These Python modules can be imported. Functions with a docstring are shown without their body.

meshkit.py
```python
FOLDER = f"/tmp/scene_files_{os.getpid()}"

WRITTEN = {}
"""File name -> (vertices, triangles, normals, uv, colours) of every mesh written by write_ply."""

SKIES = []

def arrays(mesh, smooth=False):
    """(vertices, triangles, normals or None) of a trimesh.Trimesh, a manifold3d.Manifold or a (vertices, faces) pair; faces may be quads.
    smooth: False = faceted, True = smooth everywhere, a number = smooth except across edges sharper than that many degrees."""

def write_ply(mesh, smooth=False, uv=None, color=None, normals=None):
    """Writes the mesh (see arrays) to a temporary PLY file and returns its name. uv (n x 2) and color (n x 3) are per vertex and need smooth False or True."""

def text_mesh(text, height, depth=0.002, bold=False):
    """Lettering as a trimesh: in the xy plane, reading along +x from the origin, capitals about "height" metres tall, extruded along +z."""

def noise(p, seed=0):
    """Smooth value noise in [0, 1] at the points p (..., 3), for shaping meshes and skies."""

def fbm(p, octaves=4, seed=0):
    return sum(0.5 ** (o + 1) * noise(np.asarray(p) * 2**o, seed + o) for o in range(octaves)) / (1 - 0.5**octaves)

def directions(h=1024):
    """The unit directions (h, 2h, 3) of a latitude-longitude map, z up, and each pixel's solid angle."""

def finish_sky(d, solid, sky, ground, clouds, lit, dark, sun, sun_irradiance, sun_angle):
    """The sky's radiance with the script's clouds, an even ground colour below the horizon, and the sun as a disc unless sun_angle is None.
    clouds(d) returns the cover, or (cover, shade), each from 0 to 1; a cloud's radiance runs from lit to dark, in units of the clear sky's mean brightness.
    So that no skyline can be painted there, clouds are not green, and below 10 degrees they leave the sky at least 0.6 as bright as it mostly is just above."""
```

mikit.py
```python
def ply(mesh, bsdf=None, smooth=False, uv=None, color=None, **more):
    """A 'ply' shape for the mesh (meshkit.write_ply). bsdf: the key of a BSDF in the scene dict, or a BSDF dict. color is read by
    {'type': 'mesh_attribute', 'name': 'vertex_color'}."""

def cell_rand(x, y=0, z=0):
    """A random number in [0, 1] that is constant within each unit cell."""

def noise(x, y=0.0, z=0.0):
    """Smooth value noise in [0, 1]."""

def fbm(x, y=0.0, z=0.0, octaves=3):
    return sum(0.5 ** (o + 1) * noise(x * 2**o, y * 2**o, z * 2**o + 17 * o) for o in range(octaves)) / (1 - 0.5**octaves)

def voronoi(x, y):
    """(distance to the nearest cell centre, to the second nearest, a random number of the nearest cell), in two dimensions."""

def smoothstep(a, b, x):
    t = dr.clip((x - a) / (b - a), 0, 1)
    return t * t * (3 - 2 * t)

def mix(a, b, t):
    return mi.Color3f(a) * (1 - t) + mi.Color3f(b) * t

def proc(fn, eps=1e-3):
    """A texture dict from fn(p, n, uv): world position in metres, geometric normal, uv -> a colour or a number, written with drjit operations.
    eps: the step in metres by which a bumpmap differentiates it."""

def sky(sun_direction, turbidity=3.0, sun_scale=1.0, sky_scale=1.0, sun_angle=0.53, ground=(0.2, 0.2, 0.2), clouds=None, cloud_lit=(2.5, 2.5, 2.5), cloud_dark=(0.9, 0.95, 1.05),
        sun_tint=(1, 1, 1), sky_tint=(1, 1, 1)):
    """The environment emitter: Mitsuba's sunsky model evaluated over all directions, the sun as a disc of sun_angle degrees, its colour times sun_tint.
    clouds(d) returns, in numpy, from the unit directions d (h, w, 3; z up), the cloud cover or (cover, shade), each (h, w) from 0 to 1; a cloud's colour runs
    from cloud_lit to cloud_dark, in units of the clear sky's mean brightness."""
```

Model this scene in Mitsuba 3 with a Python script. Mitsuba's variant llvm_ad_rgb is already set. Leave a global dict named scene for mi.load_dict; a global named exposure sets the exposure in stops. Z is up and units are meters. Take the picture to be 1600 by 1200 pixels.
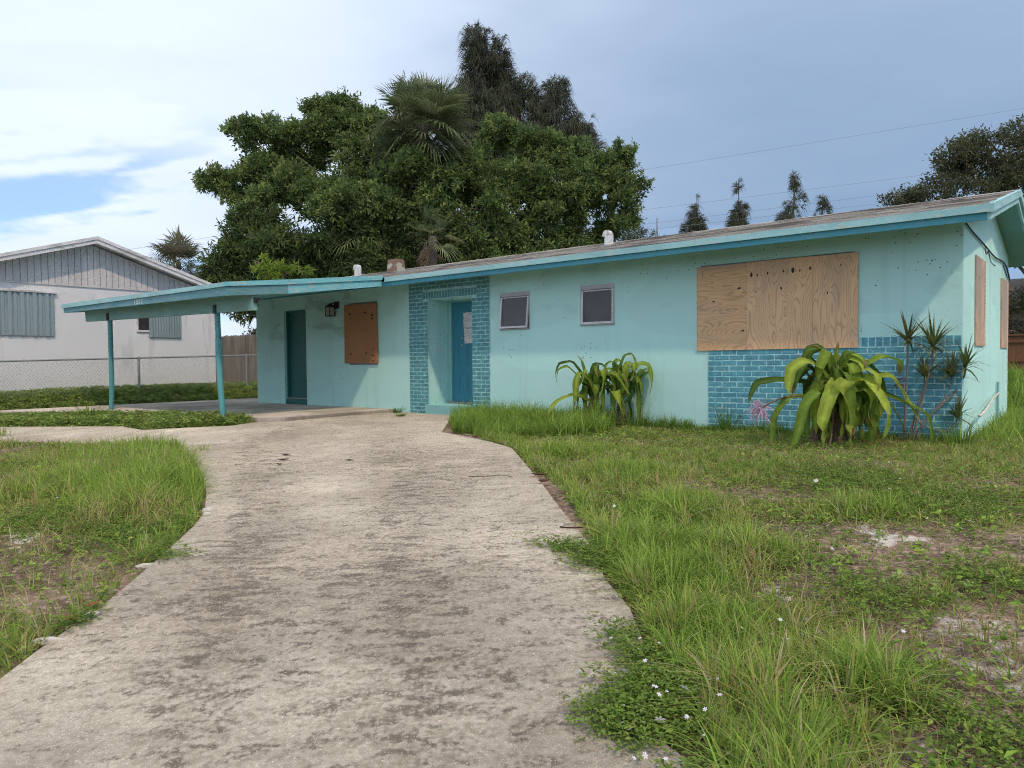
import math, numpy as np, trimesh, shapely, shapely.ops, drjit as dr, mitsuba as mi, mikit, meshkit
from shapely.geometry import Polygon, box as sbox
from mikit import noise, fbm, voronoi, cell_rand, smoothstep, mix, proc
from mitsuba import ScalarTransform4f as T

RNG = np.random.default_rng(7)
scene, labels = {}, {}

# ------------------------------------------------------------------ camera, sky, exposure
RIGHT, UP, FWD = np.array([.7756, .6308, -.0100]), np.array([-.0102, .0285, .9995]), np.array([-.6307, .7754, -.0285])
EYE = np.array([0, 0, .97])
FOV = 2 * math.degrees(math.atan(800 / 1147.14))
scene['camera'] = {'type': 'perspective', 'fov': FOV, 'fov_axis': 'x', 'near_clip': .02, 'far_clip': 3000.,
                   'to_world': T().look_at(origin=EYE.tolist(), target=(EYE + FWD).tolist(), up=UP.tolist())}
SUN = (.574, -.339, .746)

def clouds(d):
    az = np.arctan2(d[..., 0], d[..., 1])                  # 0 = away from the street, negative to the left
    q = d / np.maximum(d[..., 2:], .06)
    n = meshkit.fbm(np.stack([q[..., 0] * .55, q[..., 1] * .55, d[..., 2] * 0], -1), 5, 3)
    n2 = meshkit.fbm(np.stack([d[..., 0] * 3, d[..., 1] * 3, d[..., 2] * 7], -1), 5, 11)
    el = np.degrees(np.arcsin(np.clip(d[..., 2], -1, 1)))
    a = np.degrees(az)
    dark = 1 / (1 + np.exp(-(a + 42 + (n2 - .5) * 22 - (el - 20) * .35) / 7.5))       # the grey storm cloud fills the north
    dark = dark * (1 / (1 + np.exp((a - 95) / 25)))
    dark = dark * (1 - .45 / (1 + np.exp(-(el - 27) / 5)))
    left = 1 / (1 + np.exp((a + 57 + (n2 - .5) * 10) / 4)) * (a > -130)
    low = 1 / (1 + np.exp((el - 16.5 - (n2 - .5) * 14) / 1.8))
    hole = left * low
    streak = meshkit.fbm(np.stack([a * .07 + el * .10, el * .42 - a * .10, el * 0], -1), 6, 23)
    cover = 1 - hole * np.clip(1.25 - 1.5 * np.clip((streak - .40) / .15, 0, 1), 0, .85)
    shade = np.clip(.12 + .22 * (n - .5) + dark * .82 + (n2 - .5) * .12, 0, 1)
    return cover, shade

scene['sky'] = mikit.sky(SUN, turbidity=3, sun_scale=.36, sky_scale=1.35, sun_angle=2.2, ground=(.2, .2, .16), clouds=clouds,
                         cloud_lit=(2.2, 2.46, 2.9), cloud_dark=(.46, .76, 1.22), sun_tint=(1, .95, .86), sky_tint=(.88, 1.0, 1.14))
exposure = 1.78

# ------------------------------------------------------------------ helpers
def N(base):
    if base not in scene and base not in labels:
        return base
    i = 1
    while f'{base}_{i:03d}' in scene or f'{base}_{i:03d}' in labels:
        i += 1
    return f'{base}_{i:03d}'

def E(key, mesh, bsdf, smooth=False, color=None, uv=None, **kw):
    key = N(key)
    scene[key] = mikit.ply(mesh, bsdf, smooth=smooth, color=color, uv=uv, **kw)
    return key

def thing(base, label, cat, group=None):
    key = N(base)
    labels[key] = {'label': label, 'category': cat}
    if group: labels[key]['group'] = group
    return key

def tag(key, label=None, cat=None, group=None, kind=None):
    d = labels.setdefault(key, {})
    for k, v in (('label', label), ('category', cat), ('group', group), ('kind', kind)):
        if v: d[k] = v
    return key

def cat(ms):
    vs, fs, o = [], [], 0
    for v, f in ms:
        vs.append(v); fs.append(np.asarray(f) + o); o += len(v)
    return np.vstack(vs), np.vstack(fs)

BF = np.array([[0, 2, 1], [0, 3, 2], [4, 5, 6], [4, 6, 7], [0, 1, 5], [0, 5, 4], [1, 2, 6], [1, 6, 5], [2, 3, 7], [2, 7, 6], [3, 0, 4], [3, 4, 7]])

def box(x0, x1, y0, y1, z0, z1):
    v = np.array([[x0, y0, z0], [x1, y0, z0], [x1, y1, z0], [x0, y1, z0], [x0, y0, z1], [x1, y0, z1], [x1, y1, z1], [x0, y1, z1]], float)
    return v, BF

def hexa(bottom, top):
    return np.vstack([bottom, top]).astype(float), BF

def bevel_box(x0, x1, y0, y1, z0, z1, b):
    """A box whose edges are chamfered by b."""
    import itertools
    pts = []
    for i, (sx, sy, sz) in enumerate(itertools.product((0, 1), repeat=3)):
        c = np.array([(x0, x1)[sx], (y0, y1)[sy], (z0, z1)[sz]], float)
        s = np.array([1 - 2 * sx, 1 - 2 * sy, 1 - 2 * sz]) * b
        for k in range(3):
            q = s.copy(); q[k] = 0
            pts.append(c + q)
    h = trimesh.convex.convex_hull(np.array(pts))
    return np.array(h.vertices), np.array(h.faces)

def tube(points, radii, sides=8):
    p = np.asarray(points, float)
    t = np.gradient(p, axis=0); t /= np.linalg.norm(t, axis=1, keepdims=True) + 1e-12
    a = np.cross(t, np.where(np.abs(t[:, 2:]) < .9, [0, 0, 1.], [1., 0, 0])); a /= np.linalg.norm(a, axis=1, keepdims=True) + 1e-12
    b, ang = np.cross(t, a), np.arange(sides) * 2 * np.pi / sides
    r = np.broadcast_to(radii, (len(p),))
    v = p[:, None] + r[:, None, None] * (np.cos(ang)[None, :, None] * a[:, None] + np.sin(ang)[None, :, None] * b[:, None])
    i, j = np.meshgrid(np.arange(len(p) - 1), np.arange(sides), indexing='ij')
    q = np.stack([i * sides + j, i * sides + (j + 1) % sides, (i + 1) * sides + (j + 1) % sides, (i + 1) * sides + j], -1).reshape(-1, 4)
    f = np.vstack([q[:, [0, 1, 2]], q[:, [0, 2, 3]]])
    v = v.reshape(-1, 3); n = len(v)
    v = np.vstack([v, p[:1], p[-1:]])
    k = np.arange(sides); e = (len(p) - 1) * sides
    f = np.vstack([f, np.stack([(k + 1) % sides, k, k * 0 + n], 1), np.stack([e + k, e + (k + 1) % sides, k * 0 + n + 1], 1)])
    return v, f

def extrude_xz(poly, y0, y1):
    m = trimesh.creation.extrude_polygon(poly, y1 - y0, engine='earcut')
    v = np.array(m.vertices)
    return np.stack([v[:, 0], y1 - v[:, 2], v[:, 1]], 1), np.array(m.faces)

def extrude_yz(poly, x0, x1):
    m = trimesh.creation.extrude_polygon(poly, x1 - x0, engine='earcut')
    v = np.array(m.vertices)
    return np.stack([x0 + v[:, 2], v[:, 0], v[:, 1]], 1), np.array(m.faces)

def smooth_line(pts, n):
    p = np.asarray(pts, float)
    from scipy.interpolate import CubicSpline
    s = np.r_[0, np.cumsum(np.linalg.norm(np.diff(p, axis=0), axis=1))]
    return CubicSpline(s, p)(np.linspace(0, s[-1], n))

def ss(a, b, x):
    t = np.clip((np.asarray(x, float) - a) / (b - a), 0, 1)
    return t * t * (3 - 2 * t)

def zg(x, y):
    """Height of the ground: level by the house, falling gently to the street, a low bank along the neighbour's fence."""
    x, y = np.asarray(x, float), np.asarray(y, float)
    z = -.06 * np.logaddexp(0, (6.8 - y) / .5) * .5
    z = np.maximum(z, -.55)
    z = z + .30 * ss(-18.12, -18.95, x) * ss(1.5, 4.5, y) + .35 * ss(14.5, 25, y) * ss(-7, -2, x)
    return z

# ------------------------------------------------------------------ materials
def M(key, d): scene[key] = d; return key
def P(key, color, rough=.7, spec=.4, metal=0., bump=None, scale=.001, two=True, **kw):
    c = color if isinstance(color, dict) else ({'type': 'rgb', 'value': list(color)} if not callable(color) else proc(color))
    d = {'type': 'principled', 'base_color': c, 'roughness': rough, 'specular': spec, 'metallic': metal, **kw}
    if bump: d = {'type': 'bumpmap', 'arbitrary': proc(bump, eps=.002), 'scale': scale, 'bsdf': d}
    if two: d = {'type': 'twosided', 'bsdf': d}
    return M(key, d)

VC = {'type': 'mesh_attribute', 'name': 'vertex_color'}
M('strap_thin', {'type': 'bumpmap', 'arbitrary': proc(lambda p, n, uv: fbm(p.x * 60, p.y * 60, p.z * 22, 3), eps=.003), 'scale': .02, 'bsdf': {'type': 'principledthin', 'base_color': VC, 'roughness': .62, 'diff_trans': .8, 'spec_trans': 0., 'eta': 1.25}})
M('leaf_thin', {'type': 'principledthin', 'base_color': VC, 'roughness': .5, 'diff_trans': .7, 'spec_trans': 0., 'eta': 1.4})
M('grass_thin', {'type': 'principledthin', 'base_color': VC, 'roughness': .6, 'diff_trans': .7, 'spec_trans': 0., 'eta': 1.3})
P('matte_vc', VC, .85, .2)

def specks(p, dens=12.0):
    a = p.x + p.y * .97
    d1, _, w1 = voronoi(a * dens, p.z * dens)
    s1 = dr.select((d1 < .05 + .07 * w1) & (w1 > .62), 1.0, 0.0)
    return s1

def wall_paint(p, n, uv):
    a = p.x + p.y
    m = fbm(a * 1.1, p.z * 1.4, 2.0, 4)
    st = fbm(a * 9, p.z * .5, 5.0, 3)
    patch = smoothstep(.52, .56, noise(a * .8 + 11, p.z * 1.7, 8.0))
    c = mix((.435, .72, .695), (.485, .77, .745), m)
    c = mix(c, c * .955, patch)
    c = c * (1 - .07 * smoothstep(.55, .8, st))
    block = fbm(a * .9 + 7, p.z * .25 + 3, 1.0, 2)
    c = c * (.97 + .06 * block)
    # dirt daubs and old nail holes: at the right corner, over the side wall's corner, and under the carport
    front = dr.abs(n.y) > .7
    mask = dr.select(front, smoothstep(-3.6, -1.6, p.x) * smoothstep(1.7, 2.35, p.z), smoothstep(10.6, 9.8, p.y) * smoothstep(1.9, 2.35, p.z) + .1)
    mask = dr.maximum(mask, dr.select(front, .55 * smoothstep(-5.9, -4.8, p.x) * smoothstep(2.05, 2.3, p.z), 0.0))
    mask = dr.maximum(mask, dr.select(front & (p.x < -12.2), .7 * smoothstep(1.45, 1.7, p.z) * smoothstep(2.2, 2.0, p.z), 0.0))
    mask = dr.maximum(mask, .10)
    big = dr.select(cell_rand(dr.floor(a * 3.1), dr.floor(p.z * 3.1), 4) < mask * .95, 1.0, 0.0)
    s = specks(p) * big
    c = mix(c, (.06, .10, .09), s * .85)
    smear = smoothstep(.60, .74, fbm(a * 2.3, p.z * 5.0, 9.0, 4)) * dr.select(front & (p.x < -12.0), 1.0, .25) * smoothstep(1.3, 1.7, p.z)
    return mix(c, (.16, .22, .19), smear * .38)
def stucco_bump(p, n, uv): return fbm((p.x + p.y) * 60, p.z * 60, 3.0, 3) + .6 * fbm((p.x + p.y) * 9, p.z * 9, 1.0, 2)
P('wall_paint', wall_paint, .75, .25, bump=stucco_bump, scale=.004)

def brick_paint(base, dark):
    def fn(p, n, uv):
        a = p.x + p.y
        m = fbm(a * 14, p.z * 14, 1.0, 4)
        c = mix(base, dark, smoothstep(.35, .75, m))
        cell = cell_rand(dr.floor(a * 4.7), dr.floor(p.z * 13.6), 2)
        c = c * (.86 + .26 * cell)
        return mix(c, (.30, .5, .5), smoothstep(.70, .80, fbm(a * 30, p.z * 45, 6.0, 3)) * .6)
    return fn
def brick_bump(p, n, uv): return fbm((p.x + p.y) * 70, p.z * 70, 3.0, 4)
P('brick_blue', brick_paint((.095, .315, .40), (.075, .25, .325)), .6, .4, bump=brick_bump, scale=.006)
P('brick_teal', brick_paint((.10, .30, .325), (.075, .235, .26)), .6, .4, bump=brick_bump, scale=.006)
def mortar(p, n, uv): return mix((.38, .63, .66), (.22, .46, .51), smoothstep(.42, .72, fbm((p.x + p.y) * 16, p.z * 16, 2.0, 3)))
P('mortar', mortar, .85, .2)

def weathered(base, worn, under, k=1.0, seed=0.0):
    def fn(p, n, uv):
        a = p.x + p.y
        m = fbm(a * 3 + seed, p.z * 8, seed, 4)
        c = mix(base, worn, smoothstep(.3, .7, m))
        chip = smoothstep(.66, .70, fbm(a * 7 + seed, p.z * 34, 3.0 + seed, 4))
        return mix(c, under, chip * k)
    return fn
P('fascia_paint', weathered((.05, .255, .335), (.065, .29, .365), (.13, .30, .34), .5), .55, .4)
P('trim_paint', weathered((.31, .55, .58), (.25, .47, .50), (.42, .50, .49), .8, 3.0), .6, .35)
P('carport_paint', weathered((.21, .52, .58), (.17, .46, .53), (.42, .47, .46), .7, 5.0), .6, .35)
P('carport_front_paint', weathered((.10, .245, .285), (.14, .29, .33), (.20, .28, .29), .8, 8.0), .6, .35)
P('beam_paint', weathered((.23, .42, .40), (.20, .37, .35), (.25, .30, .27), .5, 2.0), .7, .3)
def post_paint(p, n, uv):
    m = fbm(p.x * 9 + p.y * 9, p.z * 5, 1.0, 3)
    c = mix((.075, .28, .31), (.11, .34, .37), m)
    d, _, w = voronoi((p.x + p.y) * 34, p.z * 17)
    rust = dr.select((d < .30 * w) & (w > .62) & (noise(p.x * 3, p.y * 3, p.z * 2.3) > .45), 1.0, 0.0)
    return mix(c, (.07, .05, .04), rust)
P('post_paint', post_paint, .5, .4)
P('number_paint', (.55, .68, .68), .6, .3)
P('front_door_paint', lambda p, n, uv: mix((.03, .185, .265), (.04, .215, .30), fbm(p.x * 4, p.z * 3, 1.0, 3)), .45, .5)
P('side_door_paint', lambda p, n, uv: mix((.015, .105, .10), (.022, .13, .125), fbm(p.x * 5, p.z * 2, 1.0, 3)), .5, .5)
P('soffit_paint', lambda p, n, uv: mix((.24, .45, .43), (.20, .39, .37), fbm(p.x * 3, p.y * 3, 1.0, 3)), .75, .2)
P('jamb_paint', (.22, .45, .45), .6, .3)
P('black_paint', (.02, .018, .017), .5, .4)
P('plaster', (.62, .60, .56), .9, .1)
P('aluminium', lambda p, n, uv: mix((.40, .41, .41), (.26, .27, .27), fbm((p.x + p.y) * 8, p.z * 8, 1.0, 3)), .42, .5, metal=.55)
P('bright_aluminium', lambda p, n, uv: mix((.62, .62, .62), (.42, .42, .42), fbm((p.x + p.y) * 8, p.z * 8, 1.0, 3)), .42, .5, metal=.4)
P('white_metal', lambda p, n, uv: mix((.62, .63, .65), (.36, .32, .29), smoothstep(.55, .70, fbm((p.x + p.y) * 22, p.z * 22, 1.0, 3))), .5, .4)
def rusty(p, n, uv):
    m = fbm((p.x + p.y) * 7, p.z * 9, 1.0, 4)
    return mix((.40, .38, .35), (.21, .135, .10), smoothstep(.46, .58, m + smoothstep(3.22, 3.30, p.z) * .2))
P('rusty_metal', rusty, .8, .2)
P('galvanised', lambda p, n, uv: mix((.36, .37, .38), (.25, .26, .27), fbm(p.x * 12, p.y * 12, p.z * 12, 3)), .45, .4, metal=.4)
P('screen_mesh', lambda p, n, uv: mix((.022, .021, .022), (.045, .044, .045), fbm(p.x * 3, p.z * 5, 1.0, 3)), .7, .3)
M('pane_glass', {'type': 'thindielectric', 'int_ior': 1.32})
P('lamp_glass', (.35, .30, .27), .3, .5)
P('paper', lambda p, n, uv: mix((.62, .60, .60), (.38, .37, .38), smoothstep(.52, .62, noise(p.x * 60, p.z * 130, 1.0)) * smoothstep(.35, .5, noise(p.x * 9, p.z * 24, 2.0)) * .8), .9, .1)
P('white_plastic', (.62, .68, .68), .5, .4)
P('cable_black', (.03, .035, .035), .6, .3)

def plywood(early, late, across, knots=(), seed=0.0, dens=15.0, grey=0.0):
    def fn(p, n, uv):
        a, b = across(p)
        v = fbm(a * 3.1 + seed * 3.7, b * .62 + seed, seed * 1.3, 3) + .16 * a + .012 * noise(a * 40, b * 3.0, seed)
        kd = mi.Float(0)
        for (ka, kb, kr) in knots:
            rr = dr.sqrt(dr.square((a - ka)) + dr.square((b - kb) * .55))
            v = v + .10 * dr.exp(-rr / (kr * 2.8))
            kd = dr.maximum(kd, dr.select(rr < kr, 1.0, 0.0))
        t = v * dens - dr.floor(v * dens)
        line = smoothstep(.50, .88, t) * (1 - smoothstep(.92, 1.0, t))
        fib = noise(a * 160, b * 9, seed) * .5 + noise(a * 60, b * 2.2, seed + 3) * .5
        c = mix(early, late, dr.clip(line * .54 + (fib - .5) * .42 + .06, 0, 1))
        c = c * (.92 + .16 * fbm(a * 2, b * 2, seed + 5, 3))
        g = smoothstep(.45, .7, fbm(a * 3.0, b * .9, seed + 8, 4)) * grey
        c = mix(c, (.30, .27, .25), g)
        return mix(c, (.045, .025, .017), kd)
    return fn
LE, LL = (.71, .475, .285), (.42, .23, .12)
P('ply_upright', plywood(LE, LL, lambda p: (p.x, p.z), [(-3.76, 2.13, .017), (-3.68, 2.12, .010), (-3.54, 2.13, .011), (-3.33, 2.14, .011), (-3.21, 2.14, .019), (-3.12, 2.13, .010), (-2.99, 2.15, .013), (-3.36, 1.92, .012), (-3.70, 1.90, .007), (-2.78, 1.82, .009), (-2.62, 2.16, .008)], 1.0, 38.0, .35), .7, .2)
P('ply_cross', plywood((.66, .425, .245), (.38, .205, .108), lambda p: (p.z * 1.0, p.x), [(1.96, -3.93, .014), (1.80, -4.30, .010), (1.38, -3.88, .012)], 4.0, 34.0, .35), .7, .2)
P('ply_orange', plywood((.36, .175, .085), (.28, .13, .06), lambda p: (p.z, p.x), [(2.02, -12.27, .022), (2.03, -11.78, .022), (1.97, -11.56, .022), (1.90, -11.56, .02), (1.19, -12.25, .02), (1.20, -11.76, .02), (1.15, -11.55, .022), (1.04, -11.55, .018), (1.28, -11.54, .014)], 6.0, 22.0), .6, .3)
P('ply_side', plywood((.55, .38, .28), (.30, .20, .15), lambda p: (p.y, p.z), [(10.95, 2.0, .015)], 9.0, 16.0, .8), .8, .2)

def shingle(p, n, uv):
    row = dr.floor((p.y - 9.2) / .14)
    tab = cell_rand(dr.floor(p.x / .31 + row * .5), row, 1)
    m = fbm(p.x * 2.2, p.y * 9, 2.0, 4)
    c = mix((.23, .215, .195), (.42, .40, .37), tab * .6 + m * .4)
    c = mix(c, (.095, .085, .08), smoothstep(.48, .66, fbm(p.x * .8, p.y * 7, 7.0, 4)) * .8)
    g = noise(p.x * 190, p.y * 190, p.z * 190)
    return c * (.75 + .5 * g)
P('shingle', shingle, .95, .1)

def concrete(p, n, uv):
    a, b = p.x * .776 + p.y * .631, p.x * -.631 + p.y * .776          # across and along the drive
    big = fbm(p.x * .55, p.y * .55, 3.0, 4)
    st = fbm(a * 7.5 + 1.8 * noise(p.x * 2.5, p.y * 2.5, 2.0), b * 17.0 + 1.2 * noise(p.x * 3, p.y * 3, 7.0), 1.0, 4)
    st2 = fbm(a * 13, b * 26, 4.0, 3)
    fine = noise(p.x * 110, p.y * 110, 1.0)
    grit = noise(p.x * 260, p.y * 260, 5.0)
    t = (p.x + 4.6 + 1.7 * (p.y - 2.1)) / dr.maximum((-1.33 - .83 * (p.y - 2.2)) + 4.6 + 1.7 * (p.y - 2.1), 1.0) + .10 * (noise(p.x * .8, p.y * .8, 6.0) - .5)
    band = dr.exp(-dr.square((t - .27) / .12)) + dr.exp(-dr.square((t - .67) / .10))     # mildew left where the wheels do not run it off
    band = band * smoothstep(8.0, 6.0, p.y)
    c = mix((.445, .39, .312), (.37, .32, .255), smoothstep(.3, .7, fbm(p.x * 1.7, p.y * 1.7, 8.0, 4)))
    pore = noise(p.x * 60, p.y * 60, 9.0)
    grain = (pore - .5) * .42 + (fine - .5) * .42 + (grit - .5) * .36
    soft = smoothstep(.30, .78, st2 * .35 + st * .25 + big * .40 + (band - .38) * .13 + grain * .8)
    c = mix(c, (.215, .172, .128), soft * .80)
    short = fbm(a * 11 + 2.2 * noise(p.x * 4, p.y * 4, 2.0), b * 25 + 1.5 * noise(p.x * 5, p.y * 5, 7.0), 1.0, 3)
    streak = smoothstep(.52, .86, short * .72 + st * .28 + (big - .5) * .30 + (band - .38) * .14 + grain * .55)
    c = mix(c, (.10, .08, .062), streak * .85)
    c = c * (.62 + .72 * (fine * .45 + grit * .55))
    c = mix(c, (.70, .64, .56), smoothstep(.80, .88, grit) * .5)
    pale = smoothstep(.55, .75, fbm(p.x * 1.1 + 9, p.y * 1.1, 6.0, 3))
    return mix(c, c * 1.18, pale)
def concrete_bump(p, n, uv): return noise(p.x * 110, p.y * 110, 1.0) + .5 * noise(p.x * 240, p.y * 240, 2.0)
P('concrete', concrete, .92, .15, bump=concrete_bump, scale=.003)
def slab_concrete(p, n, uv):
    m = fbm(p.x * 1.3, p.y * 1.3, 2.0, 4)
    c = mix((.40, .35, .30), (.27, .235, .20), smoothstep(.35, .7, m))
    return c * (.85 + .3 * noise(p.x * 60, p.y * 60, 1.0))
P('slab_concrete', slab_concrete, .9, .2)

def soil(p, n, uv):
    m = fbm(p.x * 2.6, p.y * 2.6, 1.0, 4)
    f = fbm(p.x * 38, p.y * 38, 2.0, 3)
    c = mix((.225, .16, .12), (.12, .085, .065), smoothstep(.35, .65, m))
    c = mix(c, (.38, .29, .22), smoothstep(.5, .75, f) * .7)
    sand = mi.Float(0)
    for (sx, sy, sr) in ((-1.06, 4.91, .20), (-.45, 3.71, .17), (-.28, 3.33, .16), (-.35, 2.49, .13), (-1.35, 3.73, .14), (-6.3, 1.9, .25)):
        sand = dr.maximum(sand, 1 - smoothstep(.25, 1.0, dr.sqrt(dr.square(p.x - sx) + dr.square((p.y - sy) * 1.3)) / sr + (fbm(p.x * 9, p.y * 9, 4.0, 4) - .5) * 3.2))
    c = mix(c, (.56, .51, .46), sand * .8)
    far = smoothstep(14.0, 18.0, p.y)
    c = mix(c, mix((.07, .10, .03), (.10, .13, .04), f), far)
    return c * (.75 + .5 * noise(p.x * 150, p.y * 150, 3.0))
P('soil', soil, .97, .05, bump=lambda p, n, uv: fbm(p.x * 45, p.y * 45, 2.0, 3), scale=.012)

def neigh_stucco(p, n, uv):
    c = mix((.65, .655, .69), (.71, .715, .75), fbm(p.y * 1.2, p.z * 2.0, 2.0, 4))
    return mix(c, (.42, .41, .44), smoothstep(.62, .78, fbm(p.y * 5, p.z * .8, 4.0, 4)) * .35)
P('neighbour_stucco', neigh_stucco, .85, .2)
P('siding_paint', lambda p, n, uv: mix(mix((.52, .51, .535), (.60, .59, .61), cell_rand(dr.floor(p.y * 6.6), 1, 1)), (.62, .61, .64), smoothstep(.62, .72, fbm(p.y * 9, p.z * 2.5, 2.0, 4)) * .7), .8, .2)
P('white_trim', lambda p, n, uv: mix((.66, .65, .68), (.48, .46, .47), smoothstep(.55, .75, fbm(p.y * 2.5, p.z * 9, 2.0, 4))), .7, .3)
P('shutter_metal', lambda p, n, uv: mix((.25, .33, .37), (.31, .385, .42), fbm(p.y * 4, p.z * 2, 1.0, 3)), .5, .4, metal=.2)
P('old_wood', lambda p, n, uv: mix(mix((.30, .275, .24), (.20, .18, .155), cell_rand(dr.floor((p.x + p.y) * 7.0), 2, 1)), (.12, .105, .09), smoothstep(.5, .8, fbm((p.x + p.y) * 45, p.z * 1.6, 1.0, 4))), .9, .1)
P('brown_wood', lambda p, n, uv: mix((.20, .10, .055), (.13, .062, .036), fbm((p.x + p.y) * 25, p.z * 2.0, 1.0, 4)), .85, .2)
P('bark', lambda p, n, uv: mix((.20, .175, .15), (.09, .078, .065), fbm(p.x * 12, p.y * 12, p.z * 4, 4)), .95, .1)
P('stem_bark', lambda p, n, uv: mix((.24, .17, .13), (.075, .048, .036), fbm(p.x * 40, p.y * 40, p.z * 70, 3)), .95, .1)
P('cane_bark', lambda p, n, uv: mix((.22, .20, .19), (.12, .105, .10), fbm(p.x * 20, p.y * 20, p.z * 90, 3)), .9, .1)
P('white_stone', lambda p, n, uv: mix((.62, .58, .52), (.40, .36, .31), fbm(p.x * 50, p.y * 50, p.z * 50, 3)), .9, .1)
P('wire_grey', (.30, .32, .36), .7, .2)

# ------------------------------------------------------------------ the ground
DRIVE = Polygon([(.9, -4), (-.1, .5), (-.75, 1.83), (-.95, 2.04), (-1.33, 2.2), (-1.48, 2.68), (-1.75, 3.02), (-2.06, 3.3), (-2.48, 3.79), (-3.07, 4.35), (-3.71, 4.98), (-5.29, 6.49), (-5.89, 6.8), (-7.2, 7.29),
                 (-8.22, 8.47), (-8.9, 9.2), (-8.95, 9.79), (-10.93, 9.79), (-10.83, 7.2), (-11.22, 6.9), (-11.1, 6.4), (-12.16, 5.43), (-13.16, 5.53), (-15.8, 4.51), (-21, 2.9), (-21, 1.0), (-15.6, 2.95), (-13.16, 3.75), (-10.6, 4.54), (-9.43, 4.68),
                 (-8.46, 4.35), (-7.11, 3.77), (-6.33, 3.38), (-5.61, 2.98), (-5.22, 2.67), (-4.6, 2.1), (-4.1, 1.61), (-3.75, 1.19), (-3.56, .99), (-2.7, -.4), (-1.7, -4)])
SLAB = Polygon([(-10.95, 9.79), (-10.86, 7.22), (-11.24, 6.93), (-12.6, 7.02), (-15.7, 6.1), (-17.6, 5.0), (-18.1, 5.2), (-18.1, 12.5), (-15.9, 12.5), (-15.9, 9.79)])

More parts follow.
